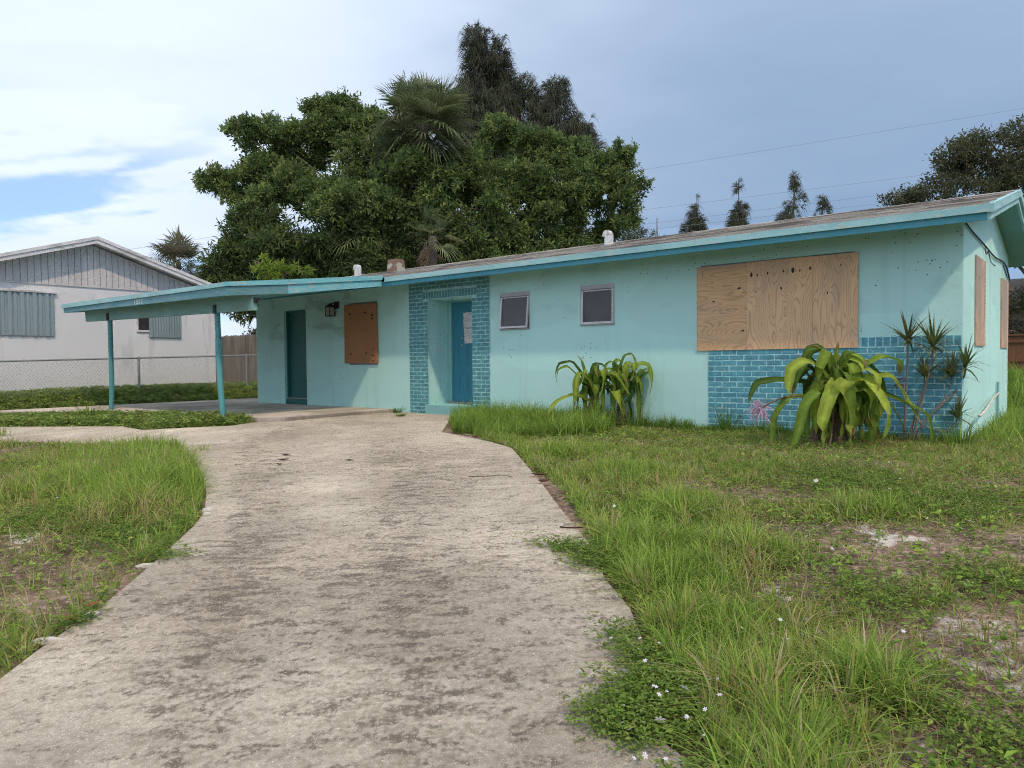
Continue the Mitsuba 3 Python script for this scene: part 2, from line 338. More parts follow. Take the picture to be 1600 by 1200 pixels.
def sheet(poly, zf, step=.35, drop=.12):
    x0, y0, x1, y1 = poly.bounds
    vs, fs, o = [], [], 0
    for gx in np.arange(math.floor(x0 / step) * step, x1, step):
        for gy in np.arange(math.floor(y0 / step) * step, y1, step):
            c = poly.intersection(sbox(gx, gy, gx + step, gy + step))
            for g in getattr(c, 'geoms', [c]):
                if g.geom_type != 'Polygon' or g.area < 1e-6: continue
                v, f = trimesh.creation.triangulate_polygon(g, engine='earcut')
                vs.append(v); fs.append(f + o); o += len(v)
    v, f = np.vstack(vs), np.vstack(fs)
    top = np.c_[v, zf(v[:, 0], v[:, 1])]
    nrm = np.cross(top[f[:, 1]] - top[f[:, 0]], top[f[:, 2]] - top[f[:, 0]])[:, 2]
    f[nrm < 0] = f[nrm < 0][:, ::-1]
    out = [(top, f)]
    for ring in [poly.exterior, *poly.interiors]:
        r = np.array(shapely.segmentize(ring, step).coords)
        z = zf(r[:, 0], r[:, 1]); n = len(r)
        vv = np.vstack([np.c_[r, z], np.c_[r, z - drop]])
        i = np.arange(n - 1)
        out.append((vv, np.vstack([np.c_[i, i + 1, i + n + 1], np.c_[i, i + n + 1, i + n]])))
    return cat(out)

def ground_mesh():
    def axis(lo, hi, n0, n1, step):
        a = np.arange(n0, n1, step)
        return np.r_[-600, -200, -80, np.linspace(lo, n0, 14)[:-1], a, np.linspace(n1, hi, 14), 80, 200, 600]
    xs, ys = axis(-40, 20, -21, 2.5, .12), axis(-20, 45, -1.0, 13, .12)
    X, Y = np.meshgrid(xs, ys, indexing='ij')
    Z = zg(X, Y) - .012
    near = (X > -22) & (X < 3) & (Y > -2) & (Y < 14)
    nn = meshkit.fbm(np.stack([X * 2.2, Y * 2.2, X * 0], -1), 4, 5) - .5
    Z = Z + np.where(near, np.clip(nn * .10, -.05, .03), 0)
    n, m = X.shape
    i, j = np.meshgrid(np.arange(n - 1), np.arange(m - 1), indexing='ij')
    q = np.stack([i * m + j, (i + 1) * m + j, (i + 1) * m + j + 1, i * m + j + 1], -1).reshape(-1, 4)
    return np.stack([X, Y, Z], -1).reshape(-1, 3), q
gv, gq = ground_mesh()
# the soil is cut down under the concrete
pts = shapely.points(gv[:, :2])
inside = shapely.contains(DRIVE, pts) | shapely.contains(SLAB, pts)
gv[inside, 2] -= .04
E('lawn_ground', (gv, gq), 'soil', smooth=True); tag('lawn_ground', kind='structure', label='brown sandy soil of the front yard under the grass')

joints = [[(-12.4, 5.6), (-11.9, 5.2), (-11.16, 4.3)], [(-11.3, 6.2), (-9.9, 7.6), (-7.6, 8.3)]]
cutter = shapely.union_all([shapely.LineString(j).buffer(.005) for j in joints])
pieces = DRIVE.difference(cutter)
tag('driveway', kind='structure', label='stained pale concrete driveway curving to the carport')
for g in sorted(getattr(pieces, 'geoms', [pieces]), key=lambda g: -g.area):
    if g.area > .02: E('driveway__slab', sheet(g, lambda x, y: zg(x, y) + .03), 'concrete', smooth=False)
E('carport_floor', sheet(SLAB, lambda x, y: x * 0 + .085, .6, .25), 'slab_concrete'); tag('carport_floor', kind='structure', label='raised concrete floor under the carport')

# ------------------------------------------------------------------ the house
H = thing('house', 'aqua painted single storey house with boarded windows and brick trimmed front door', 'house')
XL, XR, YF, YB, ZW = -15.83, -1.304, 9.8, 14.6, 2.635
def roof_z(y): return 2.59 + .22 * (np.minimum(y, 12.2) - 9.2) - .22 * np.maximum(np.asarray(y) - 12.2, 0)
holes = [(-10.0, -8.87, -.1, 2.19), (-14.70, -13.86, -.1, 2.215), (-6.54, -5.93, 1.57, 2.18), (-8.21, -7.58, 1.56, 2.175), (-4.50, -2.46, 1.16, 2.315), (-12.36, -11.45, .962, 2.248)]
front = Polygon([(XL, -.15), (XR, -.15), (XR, ZW), (XL, ZW)]).difference(shapely.union_all([sbox(a, c, b, d) for a, b, c, d in holes]))
E(H + '__wall', extrude_xz(front, YF, YF + .2), 'wall_paint')
def gable(x0, x1):
    pl = Polygon([(YF + .2, -.15), (YB, -.15), (YB, 2.62), (12.2, 3.155), (YF + .2, 2.665)])
    if x1 == XR: pl = pl.difference(shapely.union_all([sbox(10.76, 1.16, 11.53, 2.22), sbox(13.55, 1.16, 14.37, 2.17)]))
    return extrude_yz(pl, x0, x1)
E(H + '__wall', gable(XR - .2, XR), 'wall_paint')
E(H + '__wall', gable(XL, XL + .2), 'wall_paint')
E(H + '__wall', box(XL + .2, XR - .2, YB - .2, YB, -.15, 2.6), 'wall_paint')
E(H + '__inner_wall', box(XL + .2, XR - .2, 12.0, 12.1, -.1, 3.0), 'plaster')
E(H + '__floor', box(XL + .2, XR - .2, YF + .2, YB - .2, -.1, .05), 'slab_concrete')

# roof: structure sheet, shingle courses, boards
RX0, RX1 = -16.15, -.98
def roof_sheet(dz, y0=9.22, y1=15.18, x0=RX0 + .02, x1=RX1 - .02):
    v = []
    for x in (x0, x1):
        for y in (y0, 12.2, y1): v.append((x, y, float(roof_z(y)) + dz))
    return np.array(v), np.array([[0, 3, 4], [0, 4, 1], [1, 4, 5], [1, 5, 2]])
sh = roof_sheet(-.012)
lo = roof_sheet(-.075)
E(H + '__roof', sh, 'shingle')
E(H + '__roof__soffit', (lo[0], lo[1][:, ::-1]), 'soffit_paint')
tabs = []
for r in range(22):
    y = 9.2 + r * .14
    x = RX0 - RNG.uniform(0, .3)
    while x < RX1:
        w = .30
        a, b = max(x, RX0), min(x + w, RX1)
        if b - a > .03:
            y0, y1 = y - .012 + RNG.normal(0, .004), min(y + .15, 12.2)
            t = .010 + RNG.uniform(0, .008)
            zb0, zb1 = float(roof_z(y0)), float(roof_z(y1))
            tabs.append(hexa([(a, y0, zb0 - .004), (b, y0, zb0 - .004), (b, y1, zb1 - .01), (a, y1, zb1 - .01)], [(a, y0, zb0 + t), (b, y0, zb0 + t + RNG.normal(0, .002)), (b, y1, zb1 - .004), (a, y1, zb1 - .004)]))
        x += w + .006
E(H + '__roof__shingles', cat(tabs), 'shingle'); tag(H + '__roof__shingles', kind='stuff', label='weathered grey brown shingle courses')
E(H + '__roof__ridge_cap', cat([hexa([(x, 12.08, 3.222), (x + .29, 12.08, 3.222), (x + .29, 12.2, 3.248), (x, 12.2, 3.248)], [(x, 12.08, 3.236), (x + .29, 12.08, 3.236), (x + .29, 12.2, 3.266), (x, 12.2, 3.266)]) for x in np.arange(RX0, RX1 - .1, .292)]), 'shingle')
# eave boards: the proud upper strip and the fascia below it
E(H + '__fascia', box(RX0, RX1 - .03, 9.20, 9.23, 2.43, 2.505), 'fascia_paint')
for a, b in ((-10.5, -7.7), (-7.697, -4.3), (-4.297, RX1 - .028)):
    E(H + '__eave_trim', box(a, b, 9.165, 9.21, 2.507, 2.588), 'trim_paint')
def rake(z0, z1, x0, x1, key, m, y0=9.2, y1=15.2):
    for ya, yb in ((y0, 12.199), (12.201, y1)):
        za, zb = float(roof_z(ya)), float(roof_z(yb))
        E(key, hexa([(x0, ya, za + z0), (x1, ya, za + z0), (x1, yb, zb + z0), (x0, yb, zb + z0)], [(x0, ya, za + z1), (x1, ya, za + z1), (x1, yb, zb + z1), (x0, yb, zb + z1)]), m)
rake(-.16, -.083, RX1 - .03, RX1, H + '__rake_board', 'trim_paint')
rake(-.081, .012, RX1 - .028, RX1 + .03, H + '__rake_board', 'trim_paint', 9.165)
rake(-.16, .0, RX0 - .02, RX0 + .01, H + '__rake_board', 'trim_paint')
# lookout shadow strip under the gable soffit
# vents
def vent(x, y, h, s, mat, label):
    z = float(roof_z(y))
    w = .085 * s
    prof = [(0, -.05), (0, h * .62)]
    t = np.linspace(0, np.pi, 11)
    outer = [(w - w * 0 + 0, 0)]
    pl = Polygon([(-w, -.06), (w, -.06), (w, h * .62)] + [(-.35 * w + 1.35 * w * math.cos(a), h * .62 + 1.35 * w * math.sin(a)) for a in np.linspace(0, math.pi * .98, 10)] + [(-1.7 * w, h * .52), (-1.35 * w, h * .50), (-1.35 * w, h * .60), (-w, h * .66)])
    m = extrude_xz(pl.buffer(0), y - w, y + w)
    m[0][:] += [x, 0, z]
    k = E(H + '__roof__vent', m, mat); tag(k, label=label)
    E(H + '__roof__vent_mouth', box(x - 1.45 * w, x - .95 * w, y - w * .8, y + w * .8, z + h * .53, z + h * .62), 'galvanised')
    E(H + '__roof__vent_flashing', hexa([(x - 2 * w, y - 2 * w, z - .44 * w), (x + 2 * w, y - 2 * w, z - .44 * w), (x + 2 * w, y + 2 * w, z + .44 * w), (x - 2 * w, y + 2 * w, z + .44 * w)], [(x - 2 * w, y - 2 * w, z - .44 * w + .02), (x + 2 * w, y - 2 * w, z - .44 * w + .02), (x + 2 * w, y + 2 * w, z + .44 * w + .02), (x - 2 * w, y + 2 * w, z + .44 * w + .02)]), 'galvanised')
vent(-6.78, 11.05, .31, .66, 'white_metal', 'white gooseneck roof vent nearest the middle of the roof')
vent(-14.25, 11.6, .34, .70, 'white_metal', 'white gooseneck roof vent above the carport end')
vz = float(roof_z(11.4))
b = trimesh.creation.box((.30, .30, .30)); bv = np.array(b.vertices); bv[:, :2] *= np.where(bv[:, 2:] > 0, .86, 1.0); bv += [-12.65, 11.4, vz + .13]
E(H + '__roof__vent_box', (bv, np.array(b.faces)), 'rusty_metal'); tag(H + '__roof__vent_box', label='rusty square roof vent')

# painted brick
def bricks(holder, rows, m, depth, y=YF, bv=.003):
    for (x0, x1, z0, z1) in rows:
        d = depth + RNG.uniform(-.002, .002)
        E(holder + '__brick', bevel_box(x0, x1, y - d, y - .002, z0, z1, bv), m, smooth=False)
J = .0145
def course(x0, x1, z, h, L, off):
    out, x = [], x0 - off
    while x < x1 - .01:
        a, b = max(x, x0), min(x + L - J, x1)
        if b - a > .025: out.append((a + RNG.uniform(-.002, .002), b + RNG.uniform(-.002, .002), z + J / 2 + RNG.uniform(-.002, .002), z + h - J / 2))
        x += L
    return out
BS = H + '__brick_skirt'
E(BS, cat([box(-4.39, -1.306, YF - .012, YF - .001, -.05, 1.125), box(-2.39, -1.306, YF - .0125, YF - .001, 1.125, 1.245)]), 'mortar')
rows = []
for i in range(15): rows += course(-4.385, -1.309, .02 + i * .0735, .0735, .208, .104 * (i % 2))
n = 13
for i in range(n):
    w = (2.385 - 1.309) / n
    rows.append((-2.385 + i * w + J / 2, -2.385 + (i + 1) * w - J / 2, 1.1285, 1.238))
bricks(BS, rows, 'brick_blue', .0165)
DS = H + '__brick_surround'
sp = Polygon([(-10.51, -.02), (-10.51, 2.515), (-8.455, 2.515), (-8.455, .0), (-8.87, .0), (-8.87, 2.19), (-10.0, 2.19), (-10.0, -.02)])
E(DS, extrude_xz(sp, YF - .012, YF - .001), 'mortar')
rows = []
for i in range(34):
    z = .015 + i * .0735
    if z + .0735 < 2.19:
        rows += course(-10.505, -10.004, z, .0735, .208, .104 * (i % 2)) + course(-8.866, -8.46, z, .0735, .208, .104 * ((i + 1) % 2))
    elif z > 2.325 and z < 2.46: rows += course(-10.505, -8.46, z, .0735, .208, .104 * (i % 2))
    else: rows += course(-10.505, -10.13, z, .0735, .208, .104 * (i % 2)) + course(-8.75, -8.46, z, .0735, .208, .104 * (i % 2)) if z < 2.4 else []
for i in range(19):
    w = 1.38 / 19
    rows.append((-10.13 + i * w + J / 2, -10.13 + (i + 1) * w - J / 2, 2.198, 2.325))
bricks(DS, rows, 'brick_teal', .0165)

# entrance recess, step, door
R = H + '__entry'
E(R, cat([box(-10.13, -10.0, YF + .2, 10.45, 0, 2.3), box(-8.87, -8.75, YF + .2, 10.45, 0, 2.3), box(-10.0, -8.87, YF + .2, 10.45, 2.19, 2.3)]), 'wall_paint')
E(H + '__entry__step', bevel_box(-10.02, -8.85, 9.70, 10.42, -.05, .205, .01), 'jamb_paint')
E(H + '__entry__sill', bevel_box(-9.95, -8.87, 10.25, 10.40, .205, .235, .004), 'slab_concrete')
E(H + '__entry__door_frame', cat([box(-10.0, -9.88, 10.30, 10.42, .205, 2.19), box(-8.93, -8.87, 10.30, 10.42, .205, 2.19), box(-9.88, -8.93, 10.30, 10.42, 2.15, 2.19)]), 'jamb_paint')
D = H + '__front_door'
E(D, box(-9.87, -8.94, 10.345, 10.395, .24, 2.145), 'front_door_paint'); tag(D, label='deep blue panelled front door')
for x0, x1 in ((-9.75, -9.47), (-9.33, -9.06)):
    for z0, z1 in ((.36, .80), (.93, 1.55), (1.68, 2.02)):
        fr = sbox(x0, z0, x1, z1).difference(sbox(x0 + .025, z0 + .025, x1 - .025, z1 - .025))
        E(D + '__panel', cat([extrude_xz(fr, 10.338, 10.344), bevel_box(x0 + .05, x1 - .05, 10.337, 10.3445, z0 + .05, z1 - .05, .003)]), 'front_door_paint')
for z in (1.32, 1.46): E(D + '__lock', tube([(-9.62, 10.344, z), (-9.62, 10.325, z)], .022, 12), 'aluminium', smooth=40)
E(H + '__entry__light_switch', bevel_box(-10.0, -9.992, 9.95, 10.02, 1.20, 1.315, .003), 'white_plastic')
for (x0, x1, z0, z1, lab, sd) in ((-9.585, -9.355, 1.65, 1.945, 'upper of the two paper notices taped on the blue front door', 1), (-9.565, -9.345, 1.355, 1.635, 'lower of the two paper notices taped on the blue front door', 2)):
    k = thing('paper_notice', lab, 'paper')
    g = np.linspace(0, 1, 9)
    rr = np.random.default_rng(sd)
    edge = [(x0 + (x1 - x0) * t, z0 + rr.normal(0, .004)) for t in g] + [(x1 + rr.normal(0, .004), z0 + (z1 - z0) * t) for t in g] + [(x1 + (x0 - x1) * t, z1 + rr.normal(0, .005)) for t in g] + [(x0 + rr.normal(0, .005), z1 + (z0 - z1) * t) for t in g]
    scene[k] = mikit.ply(extrude_xz(Polygon(edge).buffer(0), 10.330, 10.333), 'paper')

# side door under the carport
E(H + '__side_door', box(-14.67, -13.89, 9.93, 9.97, .235, 2.185), 'side_door_paint'); tag(H + '__side_door', label='dark teal flush side door under the carport')
E(H + '__side_door__frame', cat([box(-14.70, -14.66, 9.86, 9.99, .2, 2.215), box(-13.90, -13.86, 9.86, 9.99, .2, 2.215), box(-14.66, -13.90, 9.86, 9.99, 2.18, 2.215)]), 'side_door_paint')
E(H + '__side_door__sill', bevel_box(-14.70, -13.86, 9.84, 9.99, .205, .232, .004), 'aluminium')
E(H + '__side_door__step', bevel_box(-14.70, -13.86, 9.815, 9.99, -.05, .203, .006), 'side_door_paint')
E(H + '__side_door__knob', tube([(-13.97, 9.935, 1.12), (-13.97, 9.89, 1.12), (-13.97, 9.87, 1.12)], [.012, .03, .02], 10), 'aluminium', smooth=60)

# windows
def window(x0, x1, z0, z1, tilt):
    w = N(H + '__window')
    y0 = YF - .012
    fr = sbox(x0, z0, x1, z1).difference(sbox(x0 + .018, z0 + .016, x1 - .018, z1 - .07))
    E(w, extrude_xz(fr, y0, YF + .1), 'aluminium')
    h = z1 - .08 - z0 - .005
    xs0, xs1 = x0 + .016, x1 - .016
    def place(m):
        v = m[0].copy(); c, s = math.cos(tilt), math.sin(tilt)
        d = v[:, 2] - h; v2 = v.copy()
        v2[:, 2] = h + d * c - v[:, 1] * s * 0
        v2[:, 1] = v[:, 1] + d * s
        v2 += [0, y0 + .02, z0 + .005]
        return v2, m[1]
    sf = sbox(xs0, 0, xs1, h).difference(sbox(xs0 + .034, .03, xs1 - .022, h - .018))
    E(w + '__sash', place(extrude_xz(sf, -.015, .012)), 'bright_aluminium')
    g = place((np.array([[xs0 + .033, 0, .029], [xs1 - .021, 0, .029], [xs1 - .021, 0, h - .017], [xs0 + .033, 0, h - .017]]), np.array([[0, 1, 2], [0, 2, 3]])))
    E(w + '__pane', g, 'pane_glass')
    E(w + '__screen', place(box(xs0 + .03, xs1 - .02, .03, .034, .028, h - .015)), 'screen_mesh')
    E(w + '__sill', bevel_box(x0 - .005, x1 + .005, YF - .03, YF + .05, z0 - .018, z0 - .001, .003), 'aluminium')
    return w
tag(window(-8.215, -7.575, 1.56, 2.18, .11), label='small awning window beside the brick surround, propped open')
tag(window(-6.545, -5.925, 1.57, 2.185, .03), label='small awning window nearest the large boarded window, nearly shut')

# boards over the openings
def board(m, mat, lab): k = E(H + '__plywood_board', m, mat); tag(k, label=lab); return k
board(box(-4.55, -3.823, YF - .030, YF - .012, 1.118, 2.292), 'ply_cross', 'plywood board with level grain, left part of the large boarded window')
board(box(-3.82, -2.963, YF - .032, YF - .012, 1.12, 2.302), 'ply_upright', 'plywood board with upright grain and a row of knots')
board(box(-2.96, -2.42, YF - .031, YF - .012, 1.118, 2.297), 'ply_upright', 'plywood board with upright grain, right part of the large boarded window')
def old_frame(x0, x1, z0, z1):
    fr = sbox(x0 + .001, z0 + .001, x1 - .001, z1 - .001).difference(sbox(x0 + .04, z0 + .04, x1 - .04, z1 - .04))
    E(H + '__covered_window_frame', extrude_xz(fr, YF + .05, YF + .12), 'aluminium')
old_frame(-4.50, -2.46, 1.16, 2.315)
board(hexa([(-12.46, YF - .045, 1.0), (-11.41, YF - .045, .995), (-11.41, YF - .025, .995), (-12.46, YF - .025, 1.0)], [(-12.45, YF - .045, 2.215), (-11.44, YF - .045, 2.205), (-11.44, YF - .025, 2.205), (-12.45, YF - .025, 2.215)]), 'ply_orange', 'orange brown plywood board under the carport')
old_frame(-12.36, -11.45, .962, 2.248)
board(box(XR + .002, XR + .022, 10.71, 11.58, 1.13, 2.25), 'ply_side', 'grey weathered plywood board on the side wall nearest the corner')
board(box(XR + .002, XR + .022, 13.5, 14.42, 1.13, 2.2), 'ply_side', 'plywood board on the side wall far from the corner')

# lantern
L = N(H + '__wall_lamp'); tag(L, label='small black lantern beside the orange board')
lx, lz = -12.83, 2.06
E(L + '__cap', (lambda v, f: (v, f))(*hexa([(lx - .085, 9.60, lz + .13), (lx + .085, 9.60, lz + .13), (lx + .085, 9.77, lz + .13), (lx - .085, 9.77, lz + .13)], [(lx - .02, 9.665, lz + .21), (lx + .02, 9.665, lz + .21), (lx + .02, 9.705, lz + .21), (lx - .02, 9.705, lz + .21)])), 'black_paint')
E(L + '__mount', cat([bevel_box(lx + .03, lx + .17, 9.755, 9.80, lz + .10, lz + .25, .01), tube([(lx + .1, 9.76, lz + .2), (lx + .05, 9.70, lz + .22), (lx, 9.685, lz + .2)], .012, 6)]), 'black_paint')
E(L + '__cage', cat([box(lx + a - .007, lx + a + .007, 9.685 + b_ - .007, 9.685 + b_ + .007, lz - .05, lz + .13) for a in (-.07, .07) for b_ in (-.07, .07)] + [box(lx - .078, lx + .078, 9.607, 9.763, lz - .062, lz - .05)]), 'black_paint')
E(L + '__glass', box(lx - .06, lx + .06, 9.625, 9.745, lz - .049, lz + .128), 'lamp_glass')

# cables on the side wall
xc = XR + .022
E(H + '__cable', tube(smooth_line([(xc, 9.83, 2.51), (xc, 10.6, 2.475), (xc, 11.5, 2.45), (xc, 12.8, 2.42), (xc, 14.2, 2.385), (xc, 14.55, 2.25)], 30), .011, 6), 'cable_black', smooth=True)
E(H + '__cable', tube(smooth_line([(xc, 11.45, 2.44), (xc + .01, 11.6, 2.36), (xc + .01, 11.72, 2.42), (xc + .01, 11.95, 2.30), (xc + .03, 12.1, 2.26), (xc + .01, 12.35, 2.27)], 30), .006, 5), 'cable_black', smooth=True)
E(H + '__cable', tube(smooth_line([(xc, 13.6, 2.40), (xc + .01, 13.8, 2.31), (xc + .01, 14.2, 2.26), (xc, 14.5, 2.33)], 20), .006, 5), 'cable_black', smooth=True)
E(H + '__conduit', tube([(xc + .01, 12.95, -.1), (xc + .01, 12.95, .62)], .018, 8), 'jamb_paint', smooth=60)
k = thing('fallen_branch', 'thin pale bare branch leaning against the side wall of the house', 'branch')
scene[k] = mikit.ply(tube(smooth_line([(-1.15, 9.9, .31), (-1.2, 11.0, .33), (-1.24, 12.0, .40), (-1.24, 12.9, .47)], 14), np.linspace(.016, .012, 14), 6), 'white_stone', smooth=True)

# ------------------------------------------------------------------ the carport
C = thing('carport', 'aqua carport roof on two slim teal posts at the end of the house', 'carport')
FR, FL = np.array([-10.72, 6.10]), np.array([-17.5, 6.22])
def skew_board(a, b, y_thick, za, zb, key, mat):
    """A board from plan point a to b; za, zb = (bottom, top) at the ends."""
    d = (b - a) / np.linalg.norm(b - a); n_ = np.array([-d[1], d[0]]) * y_thick
    q = [a, b, b + n_, a + n_]
    lo_ = [(p[0], p[1], z) for p, z in zip(q, (za[0], zb[0], zb[0], za[0]))]
    hi_ = [(p[0], p[1], z) for p, z in zip(q, (za[1], zb[1], zb[1], za[1]))]
    return E(key, hexa(lo_, hi_), mat)
mid = np.array([-14.0, 6.158])
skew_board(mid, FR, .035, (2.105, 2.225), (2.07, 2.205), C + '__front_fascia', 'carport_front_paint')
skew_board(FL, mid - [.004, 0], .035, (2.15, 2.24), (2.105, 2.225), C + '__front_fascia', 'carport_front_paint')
o = np.array([0, -.028])
skew_board(FL + o - [.03, 0], FR + o + [.02, 0], .07, (2.244, 2.335), (2.209, 2.275), C + '__front_trim', 'trim_paint')
RM, RE = np.array([-10.66, 7.18]), np.array([-10.60, 9.16])
def side_board(a, b, za, zb, dx0, dx1, key, mat):
    lo_ = [(a[0] + dx0, a[1], za[0]), (a[0] + dx1, a[1], za[0]), (b[0] + dx1, b[1], zb[0]), (b[0] + dx0, b[1], zb[0])]
    hi_ = [(a[0] + dx0, a[1], za[1]), (a[0] + dx1, a[1], za[1]), (b[0] + dx1, b[1], zb[1]), (b[0] + dx0, b[1], zb[1])]
    return E(key, hexa(lo_, hi_), mat)
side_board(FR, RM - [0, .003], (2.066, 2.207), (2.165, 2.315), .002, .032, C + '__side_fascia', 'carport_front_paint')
side_board(RM, RE, (2.165, 2.315), (2.43, 2.545), .002, .032, C + '__side_fascia', 'carport_paint')
side_board(FR + [0, -.028], RM - [0, .003], (2.21, 2.277), (2.318, 2.40), .0, .06, C + '__side_trim', 'carport_paint')
side_board(RM, RE, (2.318, 2.40), (2.548, 2.63), .0, .06, C + '__side_trim', 'carport_paint')
side_board(FL + [0, .04], np.array([-17.4, 9.16]), (2.15, 2.335), (2.43, 2.6), -.03, 0, C + '__side_fascia', 'carport_paint')
rv = np.array([[FL[0], FL[1], 2.32], [FR[0], FR[1], 2.262], [RM[0], RM[1], 2.385], [RE[0], 9.2, 2.60], [-17.4, 9.2, 2.60], [FL[0], FL[1], 2.19], [FR[0], FR[1], 2.17], [RM[0], RM[1], 2.25], [RE[0], 9.2, 2.46], [-17.4, 9.2, 2.46]])
E(C + '__roof', (rv, np.array([[0, 1, 2], [0, 2, 4], [2, 3, 4], [5, 7, 6], [5, 9, 7], [7, 9, 8]])), 'soffit_paint')
E(C + '__beam', hexa([(-17.24, 6.56, 1.96), (-10.72, 6.56, 1.865), (-10.72, 6.66, 1.865), (-17.24, 6.66, 1.96)], [(-17.28, 6.56, 2.20), (-10.71, 6.56, 2.13), (-10.71, 6.66, 2.13), (-17.28, 6.66, 2.20)]), 'beam_paint')
for i, (xb, yb, xt, zt) in enumerate(((-16.40, 6.70, -16.12, 1.955), (-11.72, 6.60, -11.86, 1.885))):
    k = N(C + '__post')
    E(k, tube([(xb, yb, 0.0), ((xb * 2 + xt) / 3, yb - .02, .6), (xt, 6.60, zt)], [.05, .048, .047], 14), 'post_paint', smooth=50)
    E(k + '__bracket', cat([box(xt - .05, xt + .05, 6.545, 6.5595, zt - .02, zt + .13), tube([(xt, 6.555, zt + .1), (xt, 6.54, zt + .1)], .012, 6)]), 'black_paint')
E(C + '__broken_fixture', cat([bevel_box(-10.708, -10.66, 6.58, 6.65, 1.985, 2.07, .006), tube(smooth_line([(-10.68, 6.6, 2.05), (-10.6, 6.58, 2.0), (-10.62, 6.6, 1.93), (-10.57, 6.6, 1.95)], 10), .006, 5), tube(smooth_line([(-10.68, 6.62, 2.03), (-10.61, 6.65, 2.06), (-10.56, 6.62, 1.99)], 10), .006, 5)]), 'black_paint')
tm = meshkit.text_mesh('1', .085, .006), meshkit.text_mesh('5', .085, .006), meshkit.text_mesh('2', .085, .006), meshkit.text_mesh('2', .085, .006)
for i, m in enumerate(tm):
    v = np.array(m.vertices); x = -13.99 + i * .098
    yb = 6.22 + (x - FL[0]) / (FR[0] - FL[0]) * (6.10 - 6.22)
    v = np.stack([x + v[:, 0], yb - .002 - v[:, 2], 2.118 + v[:, 1]], 1)
    f = np.array(m.faces)[:, ::-1] if False else np.array(m.faces)
    k = E(C + '__house_number', (v, f), 'number_paint')
    tag(k, label='house number digit ' + '1522'[i])

# ------------------------------------------------------------------ the neighbour's house
NH = thing('neighbour_house', 'pale grey gabled house with metal storm shutters beyond the wire fence', 'house')
NX = -20.0
E(NH + '__wall', cat([box(NX - .25, NX, 1.0, 11.05, -.2, 3.0), box(-34, NX - .25, 10.8, 11.05, -.2, 3.0)]), 'neighbour_stucco')
def nrz(y): return 4.18 - .315 * abs(y - 7.75)
yy = 1.02
w = .148
while yy < 11.03:
    y1 = min(yy + w - .013, 11.04)
    za, zb = nrz(yy) - .12, nrz(y1) - .12
    if min(za, zb) > 3.05:
        E(NH + '__siding_board', hexa([(NX - .03, yy, 3.015), (NX + .022, yy, 3.015), (NX + .022, y1, 3.015), (NX - .03, y1, 3.015)], [(NX - .03, yy, za), (NX + .022, yy, za), (NX + .022, y1, zb), (NX - .03, y1, zb)]), 'siding_paint')
    yy += w
gp = Polygon([(3.8, 2.99), (11.05, 2.99), (11.05, 3.0), (7.75, 4.05), (4.0, 2.995)])
E(NH + '__gable_wall', extrude_yz(Polygon([(4.1, 3.001), (11.04, 3.001), (11.04, nrz(11.04) - .1), (7.75, 4.06), (4.1, 3.03)]), NX - .1, NX - .031), 'siding_paint')
E(NH + '__belt_trim', box(NX - .02, NX + .035, 1.0, 11.05, 2.985, 3.012), 'siding_paint')
for sgn, ye in ((-1, 1.0), (1, 11.6)):
    def sl(x0, x1, z0, z1, key, m):
        za, zb = nrz(ye), nrz(7.75)
        ys = (ye, 7.75 + .0005 * sgn)
        q = [(x0, ys[0]), (x1, ys[0]), (x1, ys[1]), (x0, ys[1])]
        zz = (za, za, zb, zb)
        v = np.array([(a, b_, z + z0) for (a, b_), z in zip(q, zz)] + [(a, b_, z + z1) for (a, b_), z in zip(q, zz)])
        f = BF if sgn < 0 else BF[:, ::-1]
        E(key, (v, f), m)
    sl(-34, NX + .42, -.06, .0, NH + '__roof', 'white_trim')
    sl(NX + .42, NX + .45, -.13, -.035, NH + '__rake_board', 'white_trim')
    sl(NX + .42, NX + .48, -.033, .045, NH + '__rake_board', 'white_trim')
def shutter(y0, y1, z0, z1, n, lab):
    k = N(NH + '__storm_shutter'); tag(k, label=lab)
    pw = (y1 - y0) / n
    for i in range(n):
        a = y0 + i * pw
        prof = [(0, .02), (.12, .02), (.20, .065), (.5, .065), (.58, .02), (.62, .02), (.70, .05), (.92, .05), (1.0, .02)]
        pts_ = [(a + t * pw, d) for t, d in prof]
        vb = [(NX + d + e, y, z) for z in (z0, z1) for e in (0, .006) for y, d in pts_]
        m = len(pts_)
        f = []
        for j in range(m - 1):
            A, B_, C_, D_ = j, j + 1, 2 * m + j + 1, 2 * m + j
            f += [[A, B_, C_], [A, C_, D_]]
            A, B_, C_, D_ = m + j, m + j + 1, 3 * m + j + 1, 3 * m + j
            f += [[A, B_, C_], [A, C_, D_], [j, j + 1, m + j + 1], [j, m + j + 1, m + j]]
        E(k + '__panel', (np.array(vb), np.array(f)), 'shutter_metal')
    E(k + '__header', bevel_box(NX, NX + .09, y0 - .05, y1 + .05, z1, z1 + .055, .008), 'white_trim')
shutter(4.3, 6.9, 1.74, 2.765, 10, 'wide grey blue storm shutter left of the carport')
shutter(9.17, 10.05, 1.76, 2.6, 6, 'narrow storm shutter seen below the carport roof')
E(NH + '__window', box(NX + .002, NX + .03, 8.88, 9.165, 1.95, 2.6), 'screen_mesh')
E(NH + '__window__frame', cat([box(NX + .001, NX + .05, 8.85, 9.168, 1.90, 1.945), box(NX + .001, NX + .05, 8.85, 8.88, 1.945, 2.6)]), 'white_trim')

